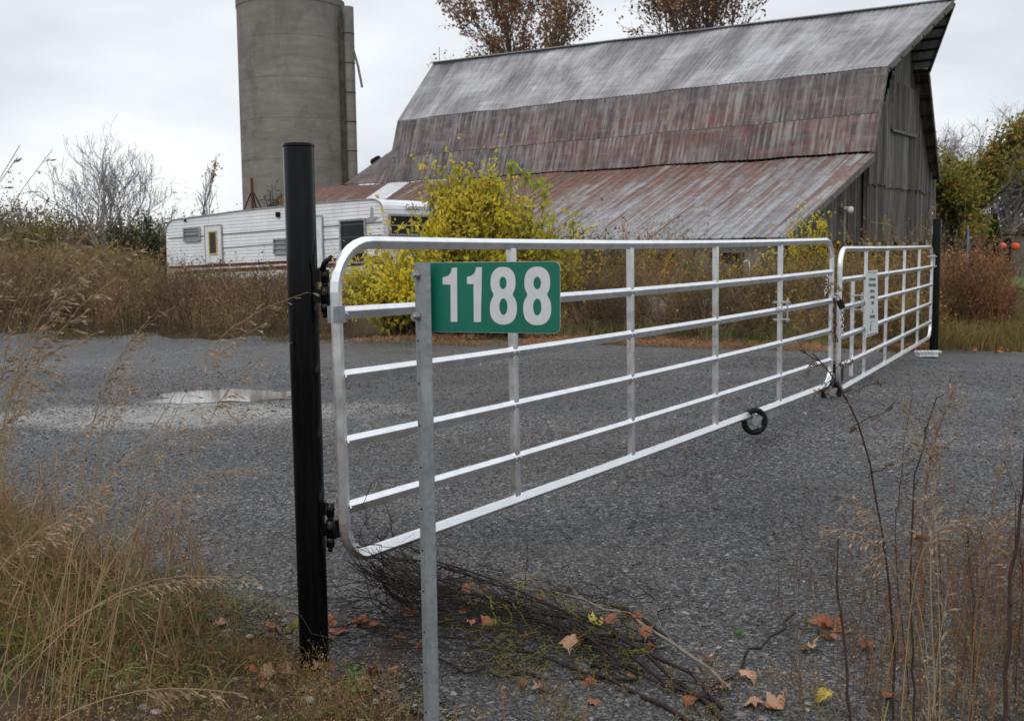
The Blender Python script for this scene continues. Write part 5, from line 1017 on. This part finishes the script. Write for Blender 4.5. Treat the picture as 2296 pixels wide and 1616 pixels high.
gblades('low_grass', 'short flattened tufts on the stony soil below the bank grass', P, rnd(len(P), .04, .15), .0026, [(.10, .15, .035), (.17, .19, .05), (.22, .15, .07), (.14, .08, .04)], 1.2, .3, K=5)
P = area(2300, lambda P: bank(P) & (-P[:, 0]/P[:, 1] > .29), -5, -1, 3.7, 7.5); Q, R = stems(P, rnd(len(P), .2, .6), .4, .0018); W_, RW = twigs(Q, 3, .1, .001, .4)
lp, ld = along(Q, 2, .1, .8); V, F = join([tubes(Q, R, 3), tubes(W_, RW, 3), cards(lp, rnd(len(lp), .06, .2), .006, unit(ld+rng.normal(size=ld.shape)*.5), .1)])
tag(mesh('russet_stems', V, F, leafmat('russet stem', [(.22, .10, .05), (.30, .19, .10), (.16, .08, .045), (.33, .24, .13)], .2)), 'upright russet stems crowding the left edge', 'grass', kind='stuff')
# small dead weeds along the bottom
P = area(8500, lambda P: (P[:, 1] < 3.98-.12*P[:, 0]+.25*clump(P, 3, 1)) & (P[:, 0] > -1.6) & (px_x(P) < 2400), -1.6, 2.3, 2.9, 4.6); P = P[rng.random(len(P)) < np.where(px_x(P) < 880, .36, .11)*np.clip(1+clump(P, 9, 2), .1, 2)]
Q, R = stems(P, rnd(len(P), .03, .17), .3, .0012); W_, RW = twigs(Q, 6, .035, .0007, .3); lp, _ = along(W_, 2, .4, 1)
V, F = join([tubes(Q, R, 3), tubes(W_, RW, 3), cards(lp, rnd(len(lp), .005, .015), .006)]); tag(mesh('small_dead_weeds', V, F, leafmat('small weed', [(.20, .11, .055), (.30, .19, .09), (.13, .075, .04), (.34, .25, .12), (.17, .15, .05)], .2)), 'small dead weeds along the near edge of the gravel', 'weeds', kind='stuff')
P = area(900, lambda P: (P[:, 1] > 3.3) & (px_x(P) > 1750), .8, 2.6, 3.0, 4.9); P = P[rng.random(len(P)) < np.clip((px_x(P)-1700)/500, 0, 1)]
Q, R = stems(P, rnd(len(P), .12, .5), .25, .0015, 6); W_, RW = twigs(Q, 6, .07, .0008, .3, 1, .6); lp, _ = along(W_, 4, 0, 1)
V, F = join([tubes(Q, R, 3), tubes(W_, RW, 3), cards(lp, rnd(len(lp), .006, .015), .006)]); tag(mesh('russet_weeds', V, F, leafmat('rusty weed', [(.15, .07, .04), (.22, .12, .065), (.08, .05, .035), (.19, .16, .06), (.12, .06, .04)], .2)), 'rusty brown branching weeds in the lower right corner', 'weeds', kind='stuff')
P = area(900, lambda P: (px_x(P) > 1900) & (clump(P, 5, 1) > .1), .9, 2.4, 3.0, 4.1); gblades('green_sprigs', 'green and straw sprigs in the lower right corner', P, rnd(len(P), .04, .2), .003, [(.12, .19, .04), (.20, .22, .06), (.3, .2, .09)], .6, .3)
# ------------------------------------------------------------------ seeded grass stalks
MSTALK = leafmat('straw stalk', [(.34, .25, .13), (.28, .17, .08), (.38, .30, .17)], .2); MSEED = leafmat('straw seed head', [(.42, .33, .21), (.32, .23, .14), (.50, .41, .28), (.26, .17, .11)], .35)
MRUS = leafmat('russet stalk', [(.26, .12, .05), (.32, .17, .07)], .2)
def stalk(path, head=.2, label='', grp=None, r=.0021, dens=20, hl=.06, mat=None, wide=1., name='grass_stalk', side=1):
    path = np.asarray(path, float); K = 14; seg = np.r_[0, np.cumsum(np.linalg.norm(np.diff(path, axis=0), axis=1))]; s = np.linspace(0, seg[-1], K)
    Q = np.stack([np.interp(s, seg, path[:, i]) for i in range(3)], 1); 
    for _ in range(3): Q[1:-1] = (Q[:-2]+2*Q[1:-1]+Q[2:])/4
    e = empty(name, tuple(Q[0]), label, 'grass', grp); V, F = tubes(Q[None], (np.linspace(1, .35, K)*r)[None], 5); mesh('stem', V, F, mat or MSTALK, e)
    # spikelet branches hanging from the head
    L_ = seg[-1]; n = dens; u = 1-head*rng.random(n)**.8; p = np.stack([np.interp(u*L_, s, Q[:, i]) for i in range(3)], 1); T = unit(Q[-1]-Q[-4])
    d = unit(T*1.1+rng.normal(size=(n, 3))*.33*wide+np.array([0, 0, -.35])); ll = rng.uniform(.5, 1.2, n)*hl*(1.15-(u-(1-head))/head*.6); t = np.linspace(0, 1, 5)[None, :, None]
    B = p[:, None]+d[:, None]*ll[:, None, None]*t+np.array([0, 0, -.30])*ll[:, None, None]*t**2
    lp, ld = along(B, 5, .35, 1.0); a, b = tubes(B, np.full((n, 5), .0005), 3), cards(lp, rng.uniform(.6, 1.2, len(lp))*.019, .0046, unit(ld+rng.normal(size=ld.shape)*.12), .15)
    V, F = join([a, b]); mesh('seed_head', V, F, MSEED, e)
    return e
tips = [(45,325,2.1,.25),(40,352,2.0,.2),(118,335,2.7,.45),(240,480,2.6,.4),(262,540,2.4,.35),(215,590,2.5,.3),(266,618,2.4,.35),(165,520,2.5,.3),(200,695,2.4,.25),(212,748,2.5,.3),(175,650,2.4,.25),
 (355,695,3.0,.45),(395,685,3.0,.5),(322,745,2.9,.35),(352,800,3.0,.4),(690,655,3.2,.75),(655,768,3.1,.75),(600,722,3.1,.65),(520,905,3.5,.7),(560,925,3.4,.7),(582,1050,3.5,.8),(430,962,3.6,.4),(490,1112,3.5,.6),
 (575,1300,2.7,.55),(500,1292,2.6,.45),(240,1135,2.4,.3),(255,1085,2.5,.3),(100,470,2.4,.25),(62,452,2.4,.3),(20,520,2.3,.2),(135,705,2.6,.3),(92,620,2.6,.3),(45,785,2.7,.3),(125,845,2.8,.35),(60,905,2.8,.3),(310,560,2.6,.4),(10,650,2.5,.3),(545,1555,2.3,.5),(330,1000,3.2,.4),(280,890,3.0,.4)]
for i, (x, y, Yt, ln_x) in enumerate(tips):
    p = pix(x, y, Yt); bx = p[0]-ln_x*rng.uniform(.75, 1.1); by = Yt+rng.uniform(-.1, .25); bx = min(bx, -.50*by-rng.uniform(.05, .3)) if Yt < 2.85 else bx; b = np.array([bx, by, H(bx, by)]); hgt = p[2]-b[2]; 
    t = np.linspace(0, 1, 10)[:, None]; c1 = b+np.array([(p[0]-bx)*.25, 0, hgt*.75]); c2 = p+np.array([-(p[0]-bx)*.30, 0, .06+.05*rng.random()])
    Q = (1-t)**3*b+3*t*(1-t)**2*c1+3*t*t*(1-t)*c2+t**3*p
    stalk(Q, .24 if i != 2 else .3, 'tall arching straw coloured grass stalk with a drooping seed head on the left bank', 'seeded grass stalks on the left bank', hl=.05 if Yt > 2.2 else .045, dens=20 if i != 2 else 14, side=1)
# ------------------------------------------------------------------ tall weeds at the right
def trace(pts, Y0, Y1): n = len(pts); return np.array([pix(x, y, Y0+(Y1-Y0)*i/(n-1)) for i, (x, y) in enumerate(pts)])
def toground(Q): b = Q[0].copy(); b[2] = H(b[0], b[1])-.02; return np.r_[[b], Q] if Q[0][2] > b[2]+.02 else Q
MDST = plain('dark weed stem', (.055, .035, .028), .85, 0, .3, 40); MBUR = leafmat('dry burr', [(.20, .14, .09), (.28, .21, .14), (.13, .09, .06)], .2)
def weed(name, label, Q, r, branches=(), burr=0, mat=None, tw=0, grp=None, fuzz=0):
    Q = toground(Q); s = np.linspace(0, len(Q)-1, 16); Q = np.stack([np.interp(s, np.arange(len(Q)), Q[:, i]) for i in range(3)], 1); Q[1:-1] += rng.normal(size=(14, 3))*.003
    e = empty(name, tuple(Q[0]), label, 'weed', grp); V, F = tubes(Q[None], np.linspace(r, r*.35, 16)[None], 6); mesh('stem', V, F, mat or MDST, e)
    parts = []; ends = []
    for B in branches:
        B = np.asarray(B); s = np.linspace(0, len(B)-1, 8); B = np.stack([np.interp(s, np.arange(len(B)), B[:, i]) for i in range(3)], 1); B[1:] += rng.normal(size=(7, 3))*.004
        parts.append(tubes(B[None], np.linspace(r*.4, r*.15, 8)[None], 4)); ends.append(B)
    if tw:
        W_, RW = twigs(Q[None], tw, .09, r*.22, .35, 1., .6, 4); parts.append(tubes(W_, RW, 3)); T_ = W_
        if fuzz: lp, ld = along(W_, fuzz, .1, 1); parts.append(cards(lp, rng.uniform(.6, 1.3, len(lp))*.009, .004))
    if parts: V, F = join(parts); mesh('twigs', V, F, mat or MDST, e)
    if burr:
        P_ = []
        for B in ends:
            lp, _ = along(B[None], burr, .25, 1.02); P_.append(lp)
        lp, _ = along(Q[None], burr*2, .5, 1.); P_.append(lp[::1]); P_ = np.concatenate(P_); P_ = P_+rng.normal(size=P_.shape)*.004
        P_ = np.repeat(P_, 9, 0); V, F = cards(P_, rnd(len(P_), .007, .016), .004); mesh('seed_burrs', V, F, MBUR, e)
    return e
q = trace([(2006,1470),(2003,1435),(1993,1312),(1979,1213),(1959,1094),(1924,951),(1890,877),(1855,827),(1822,792)], 3.5, 3.2)
brs = [trace([(1868,850),(1850,872),(1822,890)], 3.25, 3.3), trace([(1860,835),(1890,822),(1915,812)], 3.24, 3.15), trace([(1924,951),(1950,935),(1985,925),(2010,905)], 3.3, 3.1), trace([(1893,880),(1930,868),(1955,862),(1976,856)], 3.27, 3.2), trace([(1845,815),(1820,818),(1800,832)], 3.22, 3.2), trace([(1835,808),(1800,790),(1788,768),(1800,762)], 3.22, 3.2), trace([(1924,951),(1905,965)], 3.3, 3.3), trace([(1950,1060),(1990,1045),(2035,1040)], 3.36, 3.2)]
weed('burr_weed', 'tall dark stem with dry burrs reaching up to where the gates meet', q, .0050, brs, 7)
weed('bare_weed_stem', 'bare dark pointed stem standing in front at the lower right', trace([(1907,1616),(1890,1435),(1877,1292),(1880,1198)], 3.0, 3.0), .0055)
weed('dark_weed', 'dark branched weed stem left of the tall tan reeds at the right', trace([(2053,1559),(2043,1460),(2040,1262),(2053,1065),(2075,985),(2100,890)], 3.2, 3.1), .0045, tw=22, fuzz=4, burr=0)
weed('russet_weed', 'hairy russet weed rising behind the dark stem at the right', trace([(2066,1600),(2062,1400),(2068,1180),(2085,1040),(2110,940)], 3.3, 3.2), .004, tw=46, fuzz=7, mat=leafmat('russet hair', [(.17, .08, .045), (.22, .12, .07)], .2))
weed('dark_weed', 'thick dark stem at the extreme right edge', trace([(2250,1612),(2265,1312),(2290,1124),(2300,1000)], 2.5, 2.5), .0075, tw=6)
weed('thin_weed', 'thin wavy red brown weed left of the tan reeds', trace([(2035,1470),(2012,1330),(2006,1180),(2018,1090),(2030,960),(2048,880)], 3.6, 3.6), .0025, tw=10, fuzz=2)
for i, (x, yt, Yb) in enumerate(((2105,1220,3.5),(2135,1300,3.6),(2165,1180,3.7),(2235,1150,3.4),(2180,1290,3.2),(2262,1240,3.3),(2285,1090,3.6),(2210,1330,3.1),(1940,1430,3.7),(1990,1350,3.9))):
    b = pix(x+rng.uniform(-15, 15), 1500, Yb); b[2] = H(b[0], b[1]); weed('thin_weed', 'thin red brown branching weed in the lower right thicket', np.array([b, (b+pix(x, yt, Yb))/2+[.02, 0, 0], pix(x, yt, Yb)]), .0025, tw=22, fuzz=4, mat=leafmat('russet hair', [(.17, .08, .045), (.22, .12, .07)], .2) if i % 2 else None, grp='thin weeds in the lower right thicket')
GR = 'seeded grass stalks at the right'
for lab, pts, Y0, Y1, hd in (
 ('tan reed leaning right at the right edge with feathery drooping plumes', [(2171,1600),(2185,1400),(2201,1238),(2231,1114),(2270,916),(2300,860)], 3.0, 2.8, .45),
 ('orange brown reed rising at the centre of the right thicket', [(1971,1610),(2005,1440),(2038,1287),(2060,1114),(2102,916),(2140,872)], 3.0, 2.9, .12),
 ('low arching grass stalk whose seed head droops to the left over the gravel', [(2090,1560),(2050,1370),(2000,1240),(1930,1170),(1875,1165),(1842,1190)], 3.0, 2.8, .3),
 ('grass stalk bending left above the low arching one', [(2085,1480),(2050,1290),(2018,1227),(1954,1134),(1910,1119)], 3.1, 3.0, .2),
 ('grass stalk bending flat to the right in the thicket', [(2020,1600),(2045,1320),(2063,1185),(2107,1146),(2160,1140),(2216,1160)], 2.9, 2.8, .3),
 ('grass stalk with an upright head in the middle of the thicket', [(2100,1600),(2085,1330),(2085,1130),(2095,1060),(2110,1010)], 2.6, 2.6, .25),
 ('grass stalk whose head nods left high above the thicket', [(2110,1500),(2100,1200),(2085,1000),(2063,936),(2028,911)], 3.0, 3.0, .15),
 ('blurred pale grass head low in the right thicket', [(2090,1640),(2095,1500),(2110,1400),(2130,1300)], 2.3, 2.3, .5),
 ('pale stalk with thin drooping plumes beside the tan reed', [(2180,1560),(2205,1380),(2215,1240),(2235,1150),(2285,1130)], 3.0, 2.9, .35)):
    stalk(toground(trace(pts, Y0, Y1)), hd, lab, None, r=.0022, hl=.06, dens=30, mat=MRUS if 'reed' in lab else None, wide=1.2)
# ------------------------------------------------------------------ cut branches heaped under the gate corner
MBRN = plain('dark wet branch', (.030, .022, .018), .7, 0, .4, 30); MPAL = plain('bark stripped pale', (.20, .165, .13), .8, 0, .3, 30)
LBR = []
def branch(pts, r, mat=MBRN, label='', tw=14, twl=.22, ground_hug=True):
    Q = []
    for x, y, *z in pts:
        if z and z[0] > 5: Q.append(pix(x, y, z[0]-10))
        else: p = gpt(x, y); p = p+np.array([0, 0, (z[0] if z else .02)]); Q.append(p)
    Q = np.array(Q); s = np.linspace(0, len(Q)-1, 14); Q = np.stack([np.interp(s, np.arange(len(Q)), Q[:, i]) for i in range(3)], 1)
    for _ in range(2): Q[1:-1] = (Q[:-2]+2*Q[1:-1]+Q[2:])/4
    Q[1:-1] += rng.normal(size=(12, 3))*[.013, .013, .009]; e = empty('cut_branch', tuple(Q[0]), label, 'branch', 'cut branches heaped below the gate corner')
    V, F = tubes(Q[None], np.linspace(r, r*.25, 14)[None], 6); mesh('limb', V, F, mat, e, True)
    P_, D_ = along(Q[None], tw, .2, .98); D_ = unit(D_+rng.normal(size=D_.shape)*[.55, .55, .3]); L_ = rng.gamma(3, twl/3, len(P_)); t = np.linspace(0, 1, 6)[None, :, None]
    B = P_[:, None]+D_[:, None]*L_[:, None, None]*t; B[:, 1:] += rng.normal(size=(len(P_), 5, 3))*.008; W_, RW = twigs(B, 5, twl*.35, .0009, .2, 1, .35, 4)
    V, F = join([tubes(B, np.broadcast_to(np.linspace(r*.3, .0009, 6), (len(P_), 6)), 4), tubes(W_, RW, 3)]); V[:, 2] = np.maximum(V[:, 2], HH(V)+.004); mesh('twigs', V, F, mat, e); return e
T_ = 'dark cut branch in the heap, '
branch([(1640,1650),(1480,1500,.05),(1300,1420,.08),(1100,1370,.12),(930,1320,.16),(830,1250,13.9)], .010, label=T_+'running from the lower right up to the gate corner')
branch([(1620,1600),(1440,1480,.06),(1240,1400,.10),(1050,1350,.14),(880,1290,.18),(800,1225,13.92)], .009, label=T_+'its fine tips climbing the curved gate corner')
branch([(1560,1640),(1350,1530,.04),(1150,1490,.05),(960,1450,.06),(800,1420,.05)], .009, label=T_+'lying lowest along the ground')
branch([(1640,1560),(1500,1470,.10),(1330,1400,.12),(1180,1375,.12),(1010,1370,.1)], .008, MPAL, T_+'with a pale stripped butt on the gravel side')
branch([(1465,1455,.03),(1360,1460,.06),(1200,1420,.1),(1050,1400,.12),(900,1330,.18),(790,1210,13.93)], .007, label=T_+'thin and whippy, middle of the bundle', tw=22)
branch([(1430,1540,.03),(1250,1535,.04),(1100,1530,.03),(980,1500,.04),(860,1440,.05)], .008, label=T_+'nearest the number sign post foot')
branch([(1500,1440,.02),(1400,1390,.06),(1250,1365,.09),(1140,1362,.1),(1060,1350,.1)], .006, label=T_+'arching over its far side', tw=10)
branch([(1440,1520,.03),(1300,1470,.08),(1150,1420,.1),(980,1380,.13),(860,1310,.16)], .007, label=T_+'buried in its middle', tw=24)
branch([(1600,1580,.02),(1400,1500,.05),(1260,1440,.09),(1080,1390,.12),(900,1360,.1),(780,1380,.06)], .007, label=T_+'spreading twigs towards the black post', tw=24, twl=.3)
branch([(1780,1400,.05),(1700,1480,.06),(1630,1540,.03),(1560,1600,.02)], .007, label='dark cut branch lying alone on the gravel right of the heap', tw=6)
for k in range(9):
    o = rng.normal(size=(5, 2))*[26, 16]; x0 = rng.uniform(1330, 1540)
    branch([(x0+o[0, 0], 1500+(x0-1380)*.35+abs(o[0, 1]), .03), (1330+o[1, 0], 1465+o[1, 1], .06), (1190+o[2, 0], 1430+o[2, 1], .09), (1050+o[3, 0], 1400+o[3, 1], .1), (930+o[4, 0], 1375+o[4, 1]*1.6, .08)], rng.uniform(.003, .006), MBRN, 'dark cut branch lying among the others in the heap beneath the gate', 12, .2)
# tangled fine twigs
P = np.array([gpt(*q_) for q_ in np.c_[rng.uniform(800, 1480, 240), 1440+rng.normal(size=240)*50+np.linspace(0, 0, 240)]]); P[:, 2] += rng.uniform(.0, .12, len(P))
d = unit(np.c_[rng.normal(size=len(P))*.7-.8, rng.normal(size=len(P))*.7+.2, rng.normal(size=len(P))*.25]); t = np.linspace(0, 1, 6)[None, :, None]; B = P[:, None]+d[:, None]*rnd(len(P), .1, .4)[:, None, None]*t; B[:, 1:] += rng.normal(size=(len(P), 5, 3))*.012
V, F = tubes(B, np.broadcast_to(np.linspace(.0024, .0008, 6), (len(P), 6)), 4); V[:, 2] = np.maximum(V[:, 2], HH(V)+.003); tag(mesh('twig_tangle', V, F, MBRN), 'fine dark twigs tangled through the heap of cut branches', 'twigs', kind='stuff')
# twigs hanging off the gate corner
P0 = np.array([pix(x, y, 3.93) for x, y in np.c_[rng.uniform(775, 860, 46), rng.uniform(1225, 1280, 46)]]); P1 = np.array([gpt(x, y)+[0, 0, .08] for x, y in np.c_[rng.uniform(860, 1080, 46), rng.uniform(1320, 1420, 46)]])
t = np.linspace(0, 1, 8)[None, :, None]; B = P0[:, None]*(1-t)+P1[:, None]*t-np.array([0, 0, .05])*np.sin(t*3.14); B[:, 1:-1] += rng.normal(size=(46, 6, 3))*.008; W_, RW = twigs(B, 6, .08, .0009, 0, 1, .5)
V, F = join([tubes(B, np.broadcast_to(np.linspace(.001, .003, 8), (46, 8)), 4), tubes(W_, RW, 3)]); tag(mesh('brush_tips', V, F, MBRN), 'spray of thin twig tips leaning on the lower gate corner', 'twigs', kind='stuff')
# yellow green moss like vine in the heap
P = np.array([gpt(*q_) for q_ in np.c_[rng.uniform(1010, 1450, 90), rng.uniform(1400, 1530, 90)]]); k = (P[:, 0] > -9); P[:, 2] += rng.uniform(.01, .1, 90); a = rnd(90, 0, 6.28); K = 9
B = [P]; dd = np.c_[np.cos(a), np.sin(a), np.zeros(90)]
for _ in range(K-1): dd = unit(dd+rng.normal(size=(90, 3))*[.5, .5, .3]); B.append(B[-1]+dd*.028)
B = np.stack(B, 1); V, F = tubes(B, np.full((90, K), .0017), 4); lp, ld = along(B[:60], 10, 0, 1); V, F = join([(V, F), cards(lp, rnd(len(lp), .01, .025), .008)]); V[:, 2] = np.maximum(V[:, 2], HH(V)+.004)
tag(mesh('yellow_vine', V, F, leafmat('yellow green vine', [(.17, .16, .025), (.12, .14, .025), (.22, .18, .03)], .25)), 'yellow green vines woven through the heap of branches', 'vine', kind='stuff')
# ------------------------------------------------------------------ fallen maple leaves
ML = [leafmat('fallen leaf %d' % i, c, .15, .5) for i, c in enumerate(([(.30, .095, .04), (.36, .15, .06), (.22, .08, .045)], [(.36, .19, .11), (.42, .25, .16)], [(.36, .33, .06), (.42, .36, .07)], [(.22, .09, .045), (.28, .12, .06)]))]
def maple(p, s, mat, label, grp, tilt_=.25):
    prof_ = [(0, -.55, .05), (.18, -.42), (.50, -.40), (.46, -.20), (.76, .03), (.56, .10), (.50, .38), (.30, .34), (0, .75)]
    R = [(a[0], a[1]) for a in prof_]; pts = R+[(-a, b) for a, b in R[-2:0:-1]]; pts = np.array(pts); n = len(pts); c = np.array([0, -.1])
    inner = c+(pts-c)*.45; V2 = np.r_[pts, inner, [c]]; x, y = V2[:, 0], V2[:, 1]; cu = rng.uniform(.5, 1.7, 2)*rng.choice([-1, 1], 2)
    z = cu[0]*x*x*.6+cu[1]*y*y*.5+.10*np.sin(4*x+3*y)+np.where(np.arange(len(V2)) < n, rng.normal(size=len(V2))*.10, rng.normal(size=len(V2))*.03); z -= z.min()
    F = [(i, (i+1) % n, (i+1) % n+n, i+n) for i in range(n)]+[(i+n, (i+1) % n+n, 2*n) for i in range(n)]; V = np.c_[x, y, z]
    V = np.r_[V, [[-.02, -.5, z[0]], [.02, -.5, z[0]], [.12, -.95, z[0]+.12]]]; F.append((2*n+1, 2*n+2, 2*n+3))
    a = rng.uniform(0, 6.28); M = Matrix.Rotation(a, 3, 'Z') @ Matrix.Rotation(rng.normal()*tilt_, 3, 'X') @ Matrix.Rotation(rng.normal()*tilt_, 3, 'Y'); V = V@np.array(M).T*s; V[:, 2] -= V[:, 2].min(); V = V+p+[0, 0, .006]
    return tag(mesh('fallen_leaf', V, F, mat), label, 'leaf', grp)
LV = [(610,1422,.062,0,'orange red leaf left of the black post foot'),(660,1420,.05,2,'yellow leaf touching the black post foot'),(762,1428,.06,0,'orange leaf right of the black post foot'),(735,1440,.045,0,None),(838,1415,.06,0,'tall curled orange leaf left of the sign post'),
 (500,1368,.035,0,'small upright orange leaf at the gravel edge'),(492,1408,.045,1,'pale leaf at the gravel edge'),(438,1380,.045,0,None),(432,1482,.05,1,'pinkish leaf on the pebbly soil'),(600,1522,.055,1,None),(640,1520,.055,1,None),(712,1512,.045,1,'pale orange leaf before the black post foot'),(610,1470,.045,0,None),
 (1278,1328,.032,0,'lone orange curled leaf out on the gravel beyond the heap'),(1222,1558,.062,1,'large pinkish leaf in front of the branch heap'),(1052,1378,.06,3,None),(1085,1372,.05,0,None),(920,1420,.05,0,None),(1205,1385,.045,3,None),(1280,1500,.055,1,'pale leaf caught in the branch heap'),(1370,1440,.05,3,None),(1420,1432,.05,3,None),(1440,1470,.05,3,None),(1335,1440,.06,2,'yellow leaf in the branch heap'),
 (1848,1410,.065,0,'big orange brown leaf with others below the thorny weeds'),(1880,1418,.06,3,None),(1830,1425,.055,0,None),(1818,1462,.06,1,'tan curled leaf beneath the orange brown leaves'),(1860,1435,.05,3,None),(1940,1455,.05,0,'orange star shaped leaf alone on the gravel at the right'),(1672,1532,.055,1,None),(1591,1489,.028,1,None),(1690,1590,.055,1,None),(1741,1592,.06,1,None),(1850,1578,.05,2,'yellow green leaf at the bottom right of centre'),(2060,1214,.055,1,'pale pink leaf far out on the gravel behind the weeds'),(1620,1556,.05,1,None),(1330,1585,.04,3,None),(1990,1570,.05,0,None),(1185,1480,.035,0,None),(960,1400,.05,0,None)]
for _q in range(22):
    _x = rng.uniform(760, 1560) if _q % 3 else rng.uniform(560, 900); LV.append((_x, 1400+rng.uniform(0, 170)+(_x-760)*.03, rng.uniform(.035, .055), int(rng.choice([0, 0, 3, 3, 1])), None))
for x, y, s, k, lab in LV:
    maple(gpt(x, y)+([0, 0, .07] if (900 < x < 1460 and 1360 < y < 1520) else [0, 0, 0]), s*1.12, ML[k], lab or ['orange fallen leaf near the branch heap and weeds', 'pale fallen leaf near the bottom edge', 'yellow fallen leaf', 'brown fallen leaf among the cut branches'][k], 'fallen leaves', .3)
# leaf litter on the far gravel edge
n = 150; P = area(4000, edge_sel(-.6, .3, 1150, 2296, -9), 0, 10, 13, 18)[:n]; V, F = cards(P+[0, 0, .02], rnd(len(P), .07, .13), .08, unit(rng.normal(size=(len(P), 3))*[1, 1, .3])); tag(mesh('leaf_litter', V, F, ML[0]), 'orange leaf litter along the far gravel edge', 'leaf litter', kind='stuff')
n = 140; P = np.array([gpt(x, y) for x, y in np.c_[rng.uniform(400, 2296, n), 1616-rng.gamma(2, 45, n)]]); V, F = cards(P+[0, 0, .006], rnd(n, .012, .035), .018, unit(rng.normal(size=(n, 3))*[1, 1, .25])); tag(mesh('leaf_litter', V, F, leafmat('leaf scraps', [(.35, .17, .07), (.45, .32, .17), (.20, .10, .05)], .1)), 'small leaf scraps scattered along the near edge', 'leaf litter', kind='stuff')
# ------------------------------------------------------------------ pebbles
PB = [plain('grey pebble', (.15, .155, .16), .5, 0, .3, 30), plain('tan pebble', (.30, .22, .14), .55, 0, .3, 30), plain('pale pebble', (.36, .34, .30), .55, 0, .3, 30)]
for x, y, s, k, lab in ((325,1592,.026,0,'round dark grey pebble at the bottom left'),(350,1602,.022,2,'pale pebble beside the dark grey one at the bottom left'),(708,1545,.030,0,'flat grey stone before the black post foot'),(735,1552,.024,1,'tan stone right of the flat grey one'),(690,1575,.026,2,'pale grey stone below the black post foot'),(305,1535,.016,2,'white pebble on the left soil'),(358,1460,.016,2,'pale pebble in the soil below the bank grass'),(328,1440,.02,0,'blue grey stone in the soil below the bank grass'),(130,1345,.018,0,'grey pebble under the bank grass at the far left'),(510,1420,.024,0,'brown grey stone at the gravel edge left of the leaves'),(20,1380,.02,1,'tan pebble at the left frame edge'),(420,1500,.016,2,'small pale stone on the pebbly soil'),(560,1430,.018,1,'tan stone just left of the orange red leaf'),(250,1520,.018,2,'pale rounded pebble on the left soil'),(60,1250,.03,0,'dark stone under the grass at the far left')):
    rock('pebble', lab, x, y, 1, s, PB[k], 'pebble', None, .6) if False else rock('pebble', lab, gpt(x, y)+[0, 0, s*.35], y, 1, s, PB[k], 'pebble', None, .6)
n = 5200; P = np.c_[rnd(n, -3.2, 1.2), rnd(n, 2.6, 5.6)]; P = P[bank(np.c_[P, P])]; V, F = stones(np.c_[P, HH(P)+.012], rng.gamma(2.2, .0028, len(P))+.002, .7)
tag(mesh('soil_stones', V, F, leafmat('mixed pebbles', [(.10, .095, .09), (.20, .15, .10), (.28, .26, .23), (.13, .11, .09)], 0, .6)), 'small mixed pebbles littering the soil bank', 'pebbles', kind='stuff')
# ------------------------------------------------------------------ small green plants
def rosette(x, y, s, n, label, name='green_plant', h=.1, cat='plant', cols=None):
    b = gpt(x, y); e = empty(name, tuple(b), label, cat); MB().tube([b, b+[0, 0, h]], .0025, 6).build('stem', plain('green stem', (.10, .14, .05), .7), e)
    Vs, Fs, o = [], [], 0
    for k in range(n):
        lv = k/n; a = k*2.4; z = h*(.25+.75*lv); L_ = s*(1.1-.35*lv); el = .15+.9*lv; d = np.array([math.cos(a)*math.cos(el), math.sin(a)*math.cos(el), math.sin(el)]); sd_ = np.array([-math.sin(a), math.cos(a), 0]); t = np.linspace(0, 1, 6)
        w_ = np.sin(np.clip(t*1.05, 0, 1)*math.pi)**.8*L_*.17; c = b+[0, 0, z]+d*L_*t[:, None]-np.array([0, 0, 1])*(t[:, None]**2)*L_*.35
        V = np.stack([c+sd_*w_[:, None]+[0, 0, .004], c, c-sd_*w_[:, None]+[0, 0, .004]], 1).reshape(-1, 3); Vs.append(V)
        for i in range(5):
            for j in range(2): q_ = o+i*3+j; Fs.append((q_, q_+1, q_+4, q_+3))
        o += 18
    mesh('leaves', np.concatenate(Vs), Fs, leafmat('fresh green leaf', cols or [(.10, .22, .05), (.14, .28, .07)], .3), e)
rosette(795, 1560, .055, 13, 'bright green leafy seedling between the black post and the sign post')
rosette(1395, 1470, .03, 8, 'small green seedling at the right end of the branch heap', h=.03); rosette(1660, 1425, .03, 8, 'low green sprig on the gravel right of the heap', h=.02); rosette(1810, 1408, .03, 7, 'green sprig beside the big orange brown leaf', h=.03)
rosette(300, 1300, .05, 9, 'pale green leafy weed on the edge of the left bank', h=.12, cols=[(.20, .24, .06), (.26, .27, .08)]); rosette(1335, 1500, .03, 10, 'green sprig inside the branch heap', h=.05); rosette(912, 1262, .03, 8, 'tiny green weed under the gate left of the sign post', h=.03)
